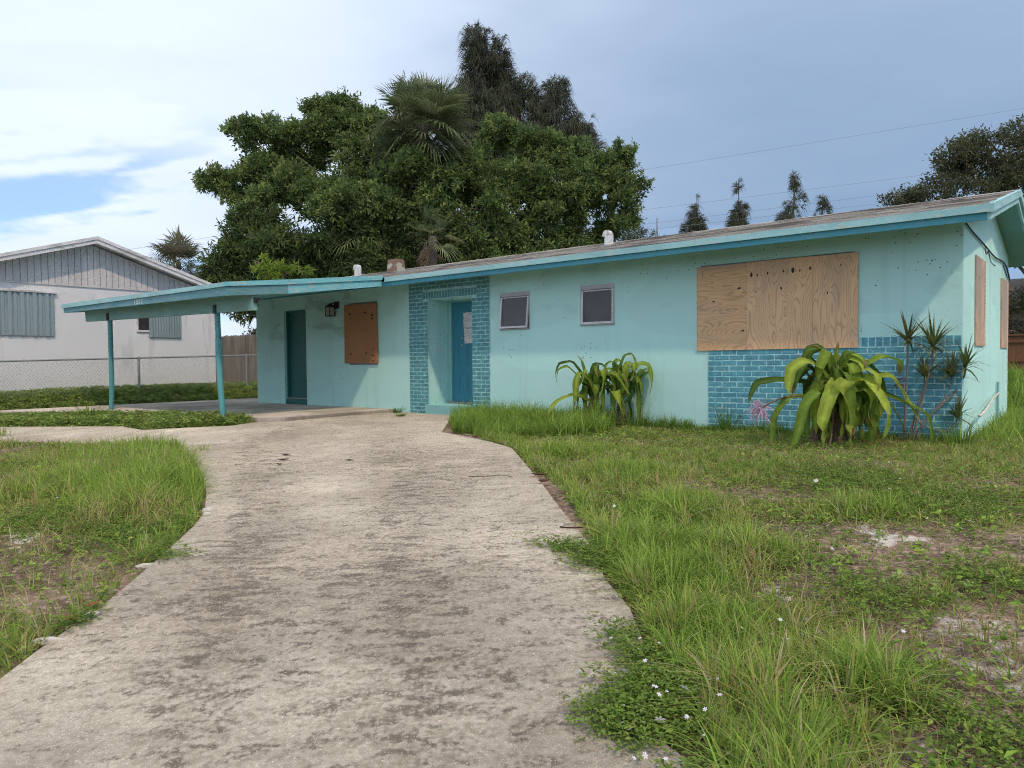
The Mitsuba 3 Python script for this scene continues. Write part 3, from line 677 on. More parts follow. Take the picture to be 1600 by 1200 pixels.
# ------------------------------------------------------------------ fences
CF = thing('chain_link_fence', 'galvanised chain link fence on the grassy bank by the grey house', 'fence')
FXc = -18.8
def rail_z(y): return 1.115 + (y - 5.4) * .0245
E(CF + '__top_rail', tube([(FXc, 0.5, rail_z(.5)), (FXc, 6, rail_z(6) + .006), (FXc, 13.2, rail_z(13.2))], .021, 8), 'galvanised', smooth=60)
for y in (2.3, 5.3, 8.35, 11.3, 13.2): E(CF + '__post', tube([(FXc, y, 0), (FXc, y, rail_z(y) + .02), (FXc, y, rail_z(y) + .045)], [.03, .03, .012], 10), 'galvanised', smooth=60)
wires = []
y = -.6
while y < 13.2:
    for s in (1, -1):
        zb, zt = .14 + (y - 5.4) * .02, rail_z(y) + .03
        Lw = (zt - zb) * .8
        a, b_ = (y, y + Lw) if s > 0 else (y + Lw, y)
        y0c, y1c = a, b_
        p0, p1 = np.array([FXc + .004 * s, y0c, zb]), np.array([FXc + .004 * s, y1c, zt + (y1c - y) * .02])
        if max(a, b_) < 13.25: wires.append(tube([p0, p1], .0021, 3))
    y += .068
E(CF + '__wire_mesh', cat(wires), 'galvanised'); tag(CF + '__wire_mesh', kind='stuff', label='woven diamond wire')

WF = thing('wood_fence', 'weathered grey picket fence between the two houses', 'fence')
x = -24.6
while x < -15.9:
    h = 2.0 + RNG.normal(0, .012)
    w = .135
    pl = Polygon([(x, .0), (x + w, .0), (x + w, h - .06), (x + w - .035, h), (x + .035, h), (x, h - .06)])
    E(WF + '__picket', extrude_xz(pl, 13.4 + RNG.uniform(-.004, .004), 13.42), 'old_wood')
    x += w + .012
for z in (.5, 1.6): E(WF + '__rail', box(-24.6, -15.9, 13.43, 13.47, z, z + .09), 'old_wood')
WF2 = thing('wood_fence', 'brown board fence at the back of the side yard', 'fence')
x = -5.2
while x < 4.0:
    E(WF2 + '__board', box(x, x + .185, 27.0, 27.02 + RNG.uniform(0, .004), .2, 1.62 + RNG.normal(0, .006)), 'brown_wood')
    x += .197
E(WF2 + '__rail', box(-5.2, 4.0, 26.95, 26.995, 1.44, 1.53), 'brown_wood')
E(WF2 + '__cap', box(-5.2, 4.0, 26.94, 27.06, 1.65, 1.70), 'brown_wood')
E(WF2 + '__rail', box(-5.2, 4.0, 26.96, 26.995, .86, .93), 'brown_wood')
SHD = thing('tan_house', 'small tan house glimpsed behind the brown board fence', 'house')
P('tan_paint', (.30, .24, .19), .85, .2)
E(SHD + '__wall', box(-4.6, 4.5, 34, 34.3, .2, 2.9), 'tan_paint')
E(SHD + '__roof', hexa([(-5.2, 33.3, 2.85), (5, 33.3, 2.85), (5, 38, 4.2), (-5.2, 38, 4.2)], [(-5.2, 33.3, 2.95), (5, 33.3, 2.95), (5, 38, 4.35), (-5.2, 38, 4.35)]), 'bark')

# ------------------------------------------------------------------ foliage builders
U3, V3 = np.array([.776, .631, 0]), np.array([-.631, .776, 0])      # across and along the line from the street to the yard behind

def pal(cols, n, rng, jit=.12):
    c = np.array(cols)[rng.integers(0, len(cols), n)]
    return np.clip(c * (1 + rng.normal(0, jit, (n, 1))) * (1 + rng.normal(0, jit * .35, (n, 3))), .004, .9)

def unit(v): return v / (np.linalg.norm(v, axis=-1, keepdims=True) + 1e-12)

def leaf_cards(base, d, up, L, W, col):
    """Folded lozenge leaves: base (n,3), direction d, face direction up, length and width; 4 vertices and 2 triangles each."""
    s = unit(np.cross(d, up)); nn = np.cross(s, d)
    L, W = np.broadcast_to(L, (len(base),))[:, None], np.broadcast_to(W, (len(base),))[:, None]
    m = base + d * L * .5
    v = np.stack([base, m + s * W * .5 + nn * W * .18, base + d * L - nn * L * .1, m - s * W * .5 + nn * W * .18], 1).reshape(-1, 3)
    i = np.arange(len(base))[:, None] * 4
    f = np.stack([i + [0, 1, 2], i + [0, 2, 3]], 1).reshape(-1, 3)
    return v, f, np.repeat(col, 4, 0)

def crown(blobs, dens, leafL, leafW, cols, rng, per=10, spread=.32, hollow=.55, upb=.55):
    """Leaf sprays through the outer part of each blob (x, y, z, rx, ry, rz)."""
    out = []
    for (bx, by, bz, rx, ry, rz) in blobs:
        n = int(dens * (rx * ry + ry * rz + rx * rz) * 4.19)
        if n < 1: continue
        q = unit(rng.normal(size=(n, 3)))
        r = hollow + (1 - hollow) * rng.random((n, 1)) ** .6
        r = r * (1 + .22 * (meshkit.noise(q * 2.3 + [bx, by, bz], 3)[:, None] - .5) * 2)
        c = np.array([bx, by, bz]) + q * r * [rx, ry, rz]
        keep = meshkit.fbm(c * .9, 3, 8) > .36
        c, q = c[keep], q[keep]; n = len(c)
        axis = unit(q + [0, 0, .35] + rng.normal(0, .5, (n, 3)))
        tint = pal(cols, n, rng, .10)
        B = np.repeat(c, per, 0) + np.repeat(axis, per, 0) * rng.uniform(-.5, .5, (n * per, 1)) * spread + rng.normal(0, spread * .22, (n * per, 3))
        d = unit(np.repeat(axis, per, 0) * .7 + rng.normal(0, .65, (n * per, 3)))
        up = unit(np.array([0, 0, upb]) + rng.normal(0, .5, (n * per, 3)))
        col = np.repeat(tint, per, 0) * (1 + rng.normal(0, .12, (n * per, 1)))
        out.append(leaf_cards(B, d, up, leafL * rng.uniform(.7, 1.3, n * per), leafW * rng.uniform(.7, 1.3, n * per), np.clip(col, .004, 1)))
    o, V, F, Cc = 0, [], [], []
    for v, f, c in out:
        V.append(v); F.append(f + o); Cc.append(c); o += len(v)
    return np.vstack(V), np.vstack(F), np.vstack(Cc)

def limb(a, b, r0, r1, rng, wob=.12, n=8):
    a, b = np.array(a, float), np.array(b, float)
    t = np.linspace(0, 1, n)[:, None]
    L = np.linalg.norm(b - a)
    p = a + (b - a) * t + np.cumsum(rng.normal(0, wob * L / n, (n, 3)), 0) * np.sin(np.pi * t)
    p[:, 2] += (.03 * L * np.sin(np.pi * t))[:, 0]
    return tube(p, np.linspace(r0, r1, n), 7)

def at(base, u, v, w): return np.array([base[0], base[1], 0]) + U3 * u + V3 * v + np.array([0, 0, w])

def broadleaf(key, label, base, zbase, trunk_r, fork, blobs, dens, LW, cols, seed, per=10, nlimb=14, spread=.32, thick=.75):
    rng = np.random.default_rng(seed)
    k = thing(key, label, 'tree')
    W = [(*at(base, u, v, w), r * 1.0, r * 1.0, r * thick) for (u, v, w, r) in blobs]
    sub = []
    for (x, y, z, rx, ry, rz) in W:
        sub.append((x, y, z, *(np.array([rx, ry, rz]) * (.66 if rx > .55 else 1.0))))
        if rx > .55:
            q = unit(rng.normal(size=(9, 3)) + [0, 0, .25])
            for d_ in q: sub.append((x + d_[0] * rx * .66, y + d_[1] * ry * .66, z + d_[2] * rz * .72, rx * .40, ry * .40, rz * .34))
    v, f, c = crown(sub, dens * .68, LW[0], LW[1], cols, rng, per, spread * .8, .35)
    E(k + '__crown', (v, f), 'leaf_thin', color=c)
    fk = at(base, *fork)
    E(k + '__trunk', limb((base[0], base[1], zbase - .2), fk, trunk_r, trunk_r * .75, rng, .05), 'bark', smooth=True)
    idx = rng.permutation(len(W))[:nlimb]
    for i in sorted(idx):
        E(k + '__limb', limb(fk, np.array(W[i][:3]), trunk_r * .24, .012, rng, .22, 10), 'bark', smooth=True)
    tw = []
    for i in range(len(W)):
        c0 = np.array(W[i][:3])
        for _ in range(4):
            q = unit(rng.normal(size=3)); tw.append(limb(c0, c0 + q * np.array(W[i][3:]) * .9, .028, .006, rng, .3, 5))
    E(k + '__twigs', cat(tw), 'bark'); tag(k + '__twigs', kind='stuff')
    return k

DG = [(.13, .195, .078), (.165, .23, .085), (.205, .275, .095), (.11, .165, .07), (.26, .33, .115)]
# wide spreading tree behind the house: blobs as (across, depth, height, radius) from the trunk foot
BIG = [(1.0, -1.5, 4.5, 1.0), (2.3, -1.3, 4.5, 1.0), (3.5, -1.0, 4.6, .9), (4.6, -.6, 5.1, .9), (-.5, -1.6, 4.4, 1.0), (-1.8, -1.9, 4.7, 1.0), (5.4, -.3, 5.3, .7), (-1.9, -2.7, 6.5, .8), (-1.0, -2.7, 6.2, .8), (-2.7, -2.6, 6.1, .8), (.9, -2.3, 6.0, .7), (-.2, -2.3, 7.5, .95), (1.0, -2.1, 6.9, .95), (.2, -2.0, 5.9, .9), (-7.6, 0, 7.7, .75), (-6.8, .5, 7.9, .95), (-5.9, 0, 8.0, 1.1), (-6.3, -.5, 9.3, .75), (-5.4, .3, 9.4, 1.0), (-4.4, .6, 9.1, 1.25), (-5.0, 1.0, 8.5, .9), (-6.9, -.3, 7.1, .6),
       (-3.7, .4, 10.3, .8), (-2.9, .6, 10.4, .9), (-3.4, .2, 9.6, 1.0), (-2.3, .2, 9.7, 1.0), (-1.9, .7, 10.0, .7), (-2.2, -.4, 8.3, 1.4), (-.9, -1.2, 7.3, 1.5), (-4.3, -.6, 7.3, 1.3), (-5.5, -.3, 6.7, 1.3), (-3.0, -.9, 6.4, 1.5),
       (-.9, .4, 8.9, 1.0), (.5, -1.0, 7.6, 1.1), (1.8, -1.2, 7.4, 1.3), (2.7, .3, 9.2, 1.1), (4.2, .2, 8.7, 1.15), (5.4, .1, 8.4, 1.1), (6.3, 0, 7.9, 1.0), (7.3, .2, 8.3, .75), (7.7, 0, 7.5, .7), (6.9, .2, 7.2, 1.2), (7.4, .1, 8.7, .45),
       (5.2, -.4, 7.2, 1.4), (3.6, -.6, 7.4, 1.4), (2.2, -1.4, 6.3, 1.4), (.5, -1.6, 6.3, 1.4), (-1.2, -1.5, 5.7, 1.3), (4.3, -.7, 6.1, 1.2), (7.2, .3, 6.2, .95), (1.4, -1.6, 5.3, 1.1), (3.0, -1.2, 5.3, .95), (-.3, -1.5, 5.2, 1.0), (5.6, -.3, 6.2, .8), (6.6, .6, 5.4, .8)]
broadleaf('spreading_tree', 'wide dark green broadleaf tree spreading behind the aqua house', (-19.6, 19.0), 0, .38, (.2, .2, 4.2), BIG, 30, (.16, .062), DG, 21, per=12, nlimb=20, spread=.30)
LOW = [(-5.9, -1, 5.6, 1.2), (-6.6, -1, 4.6, 1.1), (-6.9, -1, 3.9, .9), (-5.2, -1.5, 4.6, 1.3), (-4.2, -1.8, 5.2, 1.3), (-3.2, -2, 4.6, 1.2), (-2.4, -2, 5.4, 1.2), (-1.8, -2, 4.3, 1.1), (-4.4, -1.5, 3.8, 1.2), (-6.0, -1.4, 3.3, 1.0), (-2.9, -1.6, 3.6, 1.1)]
broadleaf('mango_tree', 'dense dark green mango tree low behind the carport', (-22.0, 15.6), 0, .25, (-.5, 0, 2.2), [(u + 4.0, v + 1.1, w, r) for u, v, w, r in LOW], 17, (.26, .06), [(.095, .14, .06), (.12, .165, .065), (.15, .20, .07), (.08, .115, .052)], 22, per=12, nlimb=8, spread=.35)
YG = [(-.75, 0, 4.6, .42), (-.1, .1, 4.35, .45), (-.5, .1, 3.9, .5), (.4, 0, 4.4, .3), (.1, 0, 3.7, .5)]
broadleaf('young_mango_tree', 'small yellow green sapling in front of the dark mango tree', (-20.2, 13.6), 0, .06, (0, 0, 3.0), [(u, v, w - .45, r) for u, v, w, r in YG], 26, (.20, .045), [(.26, .36, .06), (.32, .42, .07), (.20, .30, .06)], 23, per=9, nlimb=4, spread=.2)
broadleaf('bush', 'olive bush above the picket fence behind the carport', (-22.6, 15.2), 0, .08, (0, 0, 1.6), [(-.4, 0, 2.3, .6), (.3, .2, 2.4, .6), (.1, .4, 1.6, .7), (1.0, .6, 2.5, .6), (1.7, .8, 2.2, .7), (-1.2, .8, 2.0, .6)], 24, (.13, .045), [(.18, .22, .07), (.24, .26, .08), (.30, .24, .10), (.14, .18, .055)], 24, per=9, nlimb=3, spread=.25)
OAK = [(-.9, 0, 7.3, .8), (-1.9, 0, 6.9, .9), (-2.4, 0, 6.0, .8), (.2, .3, 8.5, 1.2), (1.7, .3, 9.0, 1.4), (3.2, .3, 9.3, 1.3), (4.7, .5, 9.1, 1.4), (1.0, 0, 7.4, 1.3), (2.5, 0, 7.8, 1.4), (4.0, 0, 7.7, 1.5), (0, 0, 6.4, 1.2), (2, 0, 6.2, 1.4), (4.2, 0, 6.0, 1.6), (6, .4, 8.5, 1.6), (6.2, 0, 6.5, 1.6), (5.3, -1, 4.6, 1.5), (3.5, -.6, 4.7, 1.3), (6.5, -1, 3.6, 1.4), (5.2, -.5, 3.2, 1.0), (7.5, 0, 5, 1.5), (7.8, 0, 7.5, 1.5)]
broadleaf('oak_tree', 'dark grey green oak rising behind the gable end of the house', (-4.6, 32.5), .4, .35, (4.0, 0, 3.0), OAK, 13, (.15, .06), [(.11, .125, .075), (.14, .15, .085), (.09, .10, .065), (.18, .18, .10)], 25, per=13, nlimb=12, spread=.4)

broadleaf('bush', 'dark bush before the tan house at the end of the side yard', (-2.3, 30.0), .3, .10, (0, 0, 1.5), [(-.6, 0, 2.6, .9), (.4, 0, 2.9, .9), (1.3, 0, 2.5, .9), (.2, 0, 1.8, .8), (2.2, .3, 3.2, 1.0)], 16, (.15, .06), [(.09, .10, .06), (.12, .13, .075), (.07, .08, .055)], 27, per=10, nlimb=4, spread=.3)
# Australian pines: drooping needle tufts on rising branches
def casuarina(label, base, blobs, dens, seed, r0, top, group=None, sl=.66, sw=.030, key='pine_tree', cols=((.10, .115, .085), (.125, .14, .10), (.085, .095, .075), (.16, .165, .12))):
    rng = np.random.default_rng(seed)
    k = thing(key, label, 'tree', group)
    P0, D, Ls, Cs = [], [], [], []
    for (u, v, w, ru, rw) in blobs:
        n = int(dens * ru * rw * 12.5)
        q = unit(rng.normal(size=(n, 3))) * rng.random((n, 1)) ** .42 * [1.22, 1.22, 1.0]
        q = q * (1 + .5 * (meshkit.noise(q * 3.1 + [u, v, w], 4)[:, None] - .5))
        c = at(base, u, v, w) + q[:, :1] * ru * U3 + q[:, 1:2] * ru * V3 + q[:, 2:] * [0, 0, rw]
        keep = meshkit.fbm(c * [1.1, 1.1, .55], 3, 5) > .42
        c, q = c[keep], q[keep]; n = len(c)
        tint = pal(cols, n, rng, .12)
        per = 11
        out = q[:, :1] * U3 + q[:, 1:2] * V3
        P0.append(np.repeat(c, per, 0) + rng.normal(0, .05, (n * per, 3)))
        D.append(unit(np.repeat(out * .55 + [0, 0, .15], per, 0) + rng.normal(0, .30, (n * per, 3))))
        Ls.append(sl * rng.uniform(.6, 1.3, n * per)); Cs.append(np.repeat(tint, per, 0))
    p, d, L, c = np.vstack(P0), np.vstack(D), np.concatenate(Ls)[:, None], np.vstack(Cs)
    s = unit(np.cross(d, rng.normal(size=d.shape))) * sw * .5
    m = p + d * L * .45
    e = m + unit(d * .5 + [0, 0, -1.0]) * L * .65
    v = np.stack([p - s, p + s, m - s * .8, m + s * .8, e], 1).reshape(-1, 3)
    i = np.arange(len(p))[:, None] * 5
    f = np.stack([i + [0, 1, 3], i + [0, 3, 2], i + [2, 3, 4]], 1).reshape(-1, 3)
    E(k + '__crown', (v, f), 'leaf_thin', color=np.repeat(c, 5, 0))
    tp = at(base, *top)
    E(k + '__trunk', limb((base[0], base[1], -.2), tp, r0, .03, rng, .02, 10), 'bark', smooth=True)
    br = []
    for (u, v_, w, ru, rw) in blobs:
        t = np.clip((w - rw) / top[2], .1, .9)
        st = np.array([base[0], base[1], 0]) * (1 - t) + tp * t
        st[2] = tp[2] * t
        br.append(limb(st, at(base, u, v_, w + rw * .6), .05, .01, rng, .1, 6))
    E(k + '__branches', cat(br), 'bark')
    return k
# base 40 m off
TB = (-26.6, 30.4)
casuarina('tallest dark pine rising behind the spreading tree', TB, [(-1.1, 0, 12.5, .7, 1.4), (-.9, 0, 15.2, .55, 1.5), (-.2, 0, 17.9, .75, 1.5), (.6, .2, 17.7, .65, 1.4), (.9, 0, 16.4, .75, 1.2), (.1, .3, 16.6, .9, 1.6), (-.3, 0, 14.6, 1.3, 1.6), (.9, .2, 14.2, 1.0, 1.6), (.2, 0, 12.6, 1.7, 1.6), (-1.5, .2, 14.0, .45, 1.3), (1.5, .2, 12.3, .8, 1.5)], 22, 31, .22, (.2, 0, 18.6))
casuarina('middle dark pine of the row behind the spreading tree', (-25.1, 31.5), [(-.3, 0, 15.2, .6, 1.3), (-.9, 0, 14.2, .75, 1.5), (.5, 0, 14.9, .6, 1.6), (.9, 0, 13.9, .6, 1.5), (.0, 0, 12.8, 1.4, 1.6), (1.3, 0, 12.8, .7, 1.4), (-1.3, 0, 12.6, .9, 1.5)], 24, 32, .18, (.1, 0, 15.8))
casuarina('rightmost dark pine of the row behind the spreading tree', (-23.5, 32.9), [(0, 0, 15.4, .55, 1.2), (.3, 0, 14.2, .95, 1.4), (1.0, 0, 13.5, .8, 1.3), (.4, 0, 12.8, 1.1, 1.4), (1.5, 0, 12.4, .75, 1.2), (-.7, 0, 13.4, .5, 1.2)], 24, 33, .16, (.1, 0, 16.0))
casuarina('thin pine tip rising left of the cabbage palm', (-29.8, 28.0), [(0, 0, 16.0, .45, .9), (.1, 0, 14.6, .6, 1.2), (.6, 0, 13.8, .5, 1.0), (1.7, 0, 14.3, .4, .9), (-.5, 0, 13.4, .5, 1.0)], 17, 34, .12, (0, 0, 16.4))
casuarina('short pine behind the right end of the spreading tree', (-16.2, 27.2), [(0, 0, 4.0, 1.0, 1.2), (-.6, 0, 3.4, .8, 1.2), (.6, 0, 5.2, .7, 1.6), (.8, 0, 3.4, .8, 1.4)], 20, 36, .12, (.2, 0, 7.0))
# the small far ones over the roof: 60 m off
far = [(.35, 2.3, 'faint thin pine tip, leftmost above the roof'), (.7, 1.9, 'small round topped pine, second from left above the roof'), (.95, 3.4, 'third pine from the left above the roof'), (.75, 4.0, 'slim pointed pine, fourth from the left above the roof'), (1.3, 4.3, 'broadest pine above the roof'), (.55, 3.0, 'slim pine close beside the broadest pine above the roof')]
FARP = [(-31.0, 55.0), (-29.6, 55.9), (-26.8, 57.6), (-23.9, 59.3), (-20.1, 61.5), (-18.2, 62.7)]
FART = [12.9, 13.0, 14.8, 15.7, 16.0, 14.5]
for (ru, rw, lab), bse, tz in zip(far, FARP, FART):
    casuarina(lab, bse, [(0, 0, tz - .5 - rw * .12, ru * .22, rw * .3), (.05, 0, tz - rw * .55, ru * .55, rw * .33), (-.2 * ru, 0, tz - rw * .95, ru * .8, rw * .4), (.25 * ru, 0, tz - rw * 1.2, ru * .9, rw * .4), (0, 0, tz - rw * 1.6, ru, rw * .5)], 16, 300 + int(tz * 10), .12, (0, 0, tz), sl=.75, sw=.04)

# palms
def fan(o, d, L, seg, rng, col, droop=.35, petiole=.7, fold=.5, w=.035):
    """One costapalmate frond: a petiole from o along d, then seg blades fanned about its end."""
    d = unit(d)
    side = unit(np.cross(d, [0, 0, 1.]) + rng.normal(0, .05, 3)); nn = np.cross(side, d)
    pe = o + d * petiole * L + np.array([0, 0, -.08 * L])
    V, F, Cc, k = [], [], [], 0
    s = side * .018
    V += [o - s, o + s, pe + s * .7, pe - s * .7]; F += [[0, 1, 2], [0, 2, 3]]; Cc += [col * [1.2, 1.1, .9]] * 4; k = 4
    for i in range(seg):
        a = (i / (seg - 1) - .5) * 2 * 2.15
        dd = unit(d * math.cos(a) + side * math.sin(a) + nn * (fold * abs(math.sin(a)) - .05))
        l = L * (.62 + .38 * math.cos(a * .55)) * rng.uniform(.9, 1.08)
        m_ = pe + dd * l * .55 + np.array([0, 0, -.10 * l * droop])
        e = pe + dd * l * .95 + np.array([0, 0, -(.45 + .25 * rng.random()) * l * droop])
        sd = unit(np.cross(dd, nn)) * w * .5 * L
        c = col * rng.uniform(.8, 1.2)
        V += [pe, m_ - sd, m_ + sd, e]; F += [[k, k + 2, k + 1], [k + 1, k + 2, k + 3]]; Cc += [c] * 4; k += 4
    return np.array(V), np.array(F), np.clip(np.array(Cc), .004, 1)

def palm(label, base, z0, htop, L, nf, seed, trunk_r=.17, dead=8, seg=26, cols=((.18, .22, .115), (.21, .25, .13), (.25, .28, .16), (.15, .19, .10)), lo=-.55, deadlen=1.0, lean=(0, 0)):
    rng = np.random.default_rng(seed)
    k = thing('cabbage_palm', label, 'palm')
    top = np.array([base[0] + lean[0], base[1] + lean[1], htop])
    E(k + '__trunk', tube(np.linspace([base[0], base[1], z0 - .2], top, 8), np.linspace(trunk_r, trunk_r * .85, 8), 9), 'bark', smooth=True)
    for i in range(nf):
        el = lo + (1.45 - lo) * (i + .5) / nf
        az = i * 2.39996 + rng.normal(0, .35); el += rng.normal(0, .16)
        d = np.array([math.cos(az) * math.cos(el), math.sin(az) * math.cos(el), math.sin(el)])
        v, f, c = fan(top + rng.normal(0, .06, 3), d, L * rng.uniform(.85, 1.1), seg, rng, pal(cols, 1, rng, .1)[0], droop=rng.uniform(.2, .75), w=.05, petiole=rng.uniform(.5, .9))
        E(k + '__frond', (v, f), 'leaf_thin', color=c)
    for i in range(dead):
        az = rng.uniform(0, 6.28); d = np.array([math.cos(az) * .35, math.sin(az) * .35, -1.0])
        v, f, c = fan(top + [0, 0, -.15 - 1.1 * rng.random() ** 1.5], d, L * .75 * deadlen, 14, rng, np.array([.36, .26, .18]) * rng.uniform(.6, 1.3), droop=1.2, fold=1.5, w=.05, petiole=.3)
        kk = E(k + '__dead_frond', (v, f), 'leaf_thin', color=c)
    return k
palm('large cabbage palm standing in the middle of the spreading tree', (-18.35, 17.9), 0, 9.15, 1.35, 54, 41, dead=3, lo=-.7, seg=34)
palm('low cabbage palm with brown hanging fronds just behind the roof', (-19.9, 16.4), 0, 5.35, .85, 26, 42, dead=12, lo=-.9, deadlen=1.1)
palm('second low palm with hanging brown fronds right of the rusty vent', (-17.3, 17.2), 0, 5.15, .7, 12, 45, dead=10, lo=-.6, deadlen=1.2)
palm('far cabbage palm beyond the roof of the grey house', (-44.3, 22.2), 0, 7.35, 1.45, 36, 43, dead=8, lo=-.7, cols=((.14, .165, .10), (.17, .19, .11), (.22, .20, .14)))
palm('palm tip peeking over the roof edge of the grey house', (-47.2, 20.2), 0, 7.0, .7, 20, 44, dead=2, cols=((.14, .165, .10), (.17, .19, .11)))

# power lines
def wire(p0, p1, sag, lab, r=.012):
    k = thing('power_line', lab, 'power line')
    t = np.linspace(0, 1, 24)[:, None]
    p = np.array(p0) * (1 - t) + np.array(p1) * t; p[:, 2] -= sag * 4 * (t * (1 - t))[:, 0]
    scene[k] = mikit.ply(tube(p, r, 4), 'wire_grey', smooth=True)
WIRES = [((-76.5, 15.4, 8.0), (2.5, 80.2, 23.0), .25, 'single high power line crossing the sky right of the trees'), ((-76.5, 15.4, 7.0), (2.5, 80.1, 18.2), .25, 'topmost of the three low power lines over the roof'), ((-76.5, 15.4, 5.8), (2.6, 80.0, 17.0), .25, 'middle of the three low power lines over the roof'), ((-76.5, 15.4, 5.9), (2.6, 80.0, 16.1), .25, 'lowest of the three low power lines over the roof')]
for w_ in WIRES: wire(*w_, r=.010)

# ------------------------------------------------------------------ garden plants
def strap(pts, w, rng, col, kink=None, vfold=.30, n=14):
    """A broad strap leaf along control points (3-D); widest at a third, pointed tip, folded along the midrib."""
    pc_ = np.asarray(pts, float); sl_ = np.r_[0, np.cumsum(np.linalg.norm(np.diff(pc_, axis=0), axis=1))]
    p = np.stack([np.interp(np.linspace(0, sl_[-1], n), sl_, pc_[:, q]) for q in range(3)], 1); t = np.linspace(0, 1, n)
    p = .72 * p + .28 * smooth_line(pts, n)
    tan = unit(np.gradient(p, axis=0))
    side = unit(np.cross(tan, [0, 0, 1.]) + 1e-6)
    for i in range(1, n):
        if (side[i] * side[i - 1]).sum() < 0: side[i] *= -1
    sm = side.copy()
    for _ in range(3): sm[1:-1] = (sm[:-2] + sm[1:-1] + sm[2:]) / 3
    side = unit(sm); nn = np.cross(side, tan)
    roll = rng.uniform(.25, .95) * (1 if (nn * (-V3)).sum() * (nn[:, 2].mean() + 1e-9) >= 0 else 1) * np.linspace(.2, 1.0, n)[:, None]
    toward = np.sign((np.cross(tan, side) * (-V3)).sum() + 1e-9)
    up_ = np.where(nn[:, 2:].mean() >= 0, 1.0, -1.0); nn = nn * up_
    sgn = np.sign((side * V3).sum() + 1e-9)                # the far edge of the blade lifts, so its upper face shows from the street
    side = unit(side * np.cos(roll) + nn * sgn * np.sin(roll)); nn = np.cross(side, tan); nn *= np.where(nn[:, 2:].mean() >= 0, 1.0, -1.0)
    ww = 1.08 * w * (1 + rng.normal(0, .05, (n, 1))) * np.interp(t, [0, .12, .35, .7, .9, 1], [.55, .8, 1.0, .85, .45, .02])[:, None] * .5
    fold = np.interp(t, [0, .4, 1], [.8, vfold, .2])[:, None] * rng.uniform(.5, 1.6)
    rip = (np.sin(t * 19 + rng.uniform(0, 6)) * .06)[:, None]
    Lp, Rp, Mp = p - side * ww + nn * ww * (fold + rip), p + side * ww + nn * ww * (fold - rip), p
    L2, R2 = p - side * ww * .55 + nn * ww * fold * .42, p + side * ww * .55 + nn * ww * fold * .42
    v = np.stack([Lp, L2, Mp, R2, Rp], 1).reshape(-1, 3)
    i, j = np.meshgrid(np.arange(n - 1), np.arange(4), indexing='ij')
    q = np.stack([i * 5 + j, i * 5 + j + 1, (i + 1) * 5 + j + 1, (i + 1) * 5 + j], -1).reshape(-1, 4)
    f = np.vstack([q[:, [0, 1, 2]], q[:, [0, 2, 3]]])
    band = np.array([.84, 1.06, 1.30, .94, .86])
    c = np.tile(band[None, :, None] * np.asarray(col)[None, None], (n, 1, 1)) * (1 + rng.normal(0, .09, (n, 5, 1)))
    if rng.random() < .65: c[-int(rng.integers(2, 5)):] = np.array([.30, .22, .10]) * (1 + rng.normal(0, .1, (1, 5, 1)))      # a withered tip
    c = c.reshape(-1, 3)
    return v, f, np.clip(c, .004, 1)
GR = [(.175, .27, .05), (.24, .345, .058), (.12, .19, .04), (.36, .455, .08), (.075, .13, .033)]

